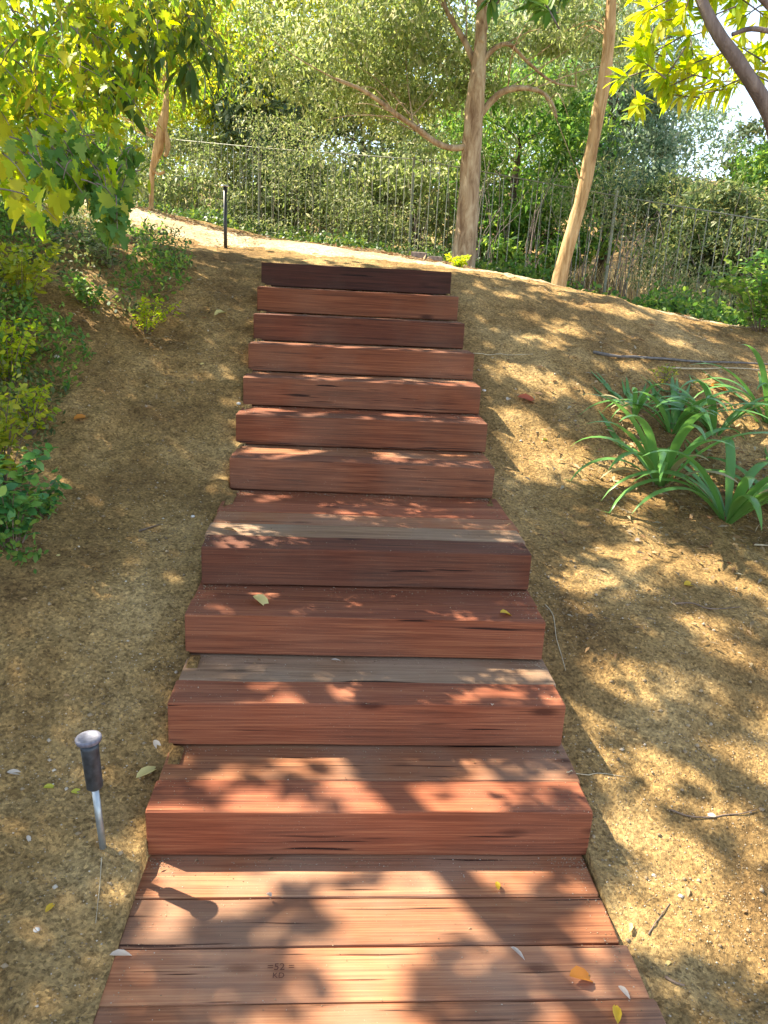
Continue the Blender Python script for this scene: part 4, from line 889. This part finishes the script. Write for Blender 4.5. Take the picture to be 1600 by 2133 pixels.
def twig(label, pts, r, mat=TWIG, name='twig', cat='twig', group='twigs and stalks on the dirt', lift=.004):
    P = np.array([hit(*p[:2]) for p in pts]); P[:, 2] += lift+r; b = P[0].copy(); Q = spline(P, 16)
    for i, q in enumerate(Q): Q[i, 2] = max(q[2], surf(q[0], q[1])+r*.6)
    mb = MB(); mb.tube(Q-b, np.linspace(r, r*.5, 16), 6, .2, 3); o = mb.build(name, mat); o.location = tuple(b)
    return tag(o, label, cat, group)
twig('long thin bent twig on the dirt right of the lowest step', [(1395, 1690), (1440, 1705), (1500, 1705), (1545, 1698), (1575, 1690)], .0028, TWIG)
twig('pale stalk curving round the right end of the third step', [(1135, 1262), (1152, 1285), (1158, 1330), (1170, 1370), (1178, 1400)], .0022, TWIGP)
twig('dark twig below the strap leaved plants', [(1400, 1262), (1440, 1260), (1480, 1272), (1540, 1268)], .004, TWIG)
twig('pale straight straw at the right end of the lowest tread', [(1180, 1612), (1230, 1618), (1300, 1622)], .0018, TWIGP)
twig('thin dark twig on the sunny dirt lower right', [(1350, 1950), (1370, 1920), (1395, 1885)], .0022, TWIG)
twig('short dark stick lying on sunny dirt at the lower right', [(1385, 2040), (1405, 2052), (1425, 2058)], .004, TWIG)
twig('pale stalk standing beside the stake light base', [(212, 1790), (208, 1850), (200, 1930)], .0015, TWIGP)
twig('pale twig at the far right beneath the plants', [(1570, 1138), (1600, 1140), (1640, 1142)], .005, TWIGP)
twig('dark twig by the left end of the deep landing', [(290, 1110), (320, 1100), (335, 1095)], .004, TWIG)
twig('dark grey watering tube lying across the slope above the strap leaved plants', [(1235, 738), (1290, 748), (1380, 752), (1450, 758), (1540, 760), (1640, 766)], .010, PIPE, 'irrigation_tube', 'tube', 'watering tubes')
twig('thin pale stick lying just above the dark watering tube', [(1380, 768), (1450, 772), (1530, 770), (1640, 778)], .006, TWIGP)
twig('pale stalk lying right of the eighth step', [(985, 738), (1020, 742), (1060, 742), (1110, 740)], .003, TWIGP)
def stone(label, px, py, r):
    b = hit(px, py); bm = __import__('bmesh').new(); __import__('bmesh').ops.create_icosphere(bm, subdivisions=2, radius=r)
    for v in bm.verts: v.co *= 1+.3*(vn(np.array([v.co.x/r*1.5+px]), np.array([v.co.y/r*1.5+v.co.z/r]), 3)[0]-.5); v.co.z *= .65
    me = bpy.data.meshes.new('pebble'); bm.to_mesh(me); me.materials.append(STONE); me.polygons.foreach_set('use_smooth', np.ones(len(me.polygons), dtype=bool))
    o = bpy.data.objects.new('pebble', me); COL.objects.link(o); o.location = (b[0], b[1], b[2]+r*.3); return tag(o, label, 'pebble', 'white pebbles')
stone('white pebble beside the left end of the deep landing', 402, 1077, .009)
stone('white pebble at the left of the sixth riser', 497, 842, .012)
stone('white pebble right of the sixth step', 1008, 815, .012)
stone('white pebble lying low on the left dirt near the bottom', 76, 1938, .008)
stone('pale pebble on the dirt right of the bottom board joint', 1362, 1826, .008)
stone('pale pebble on the left bank under the orange leaf', 118, 745, .015)
# low bricks by the far edge of the path
for i, (px, py, lb_) in enumerate([(872, 545, 'grey brick at the far edge of the path, left one of a pair'), (905, 549, 'grey brick at the far edge of the path, nearer the pale trunk')]):
    q = at(px, py, 7.6); z = gz(q[0], q[1]); mb = MB(); w_ = .07
    mb.box((-w_, -.04, -.03), (w_, .04, .055)); o = mb.build('brick', BRICK, None, False); o.location = (q[0], q[1], z+.02); o.rotation_euler = (0, .03, .3*i-.4)
    bv = o.modifiers.new('b', 'BEVEL'); bv.width = .006; bv.segments = 2; tag(o, lb_, 'brick', 'bricks at the path edge')
bpy.context.view_layer.update()
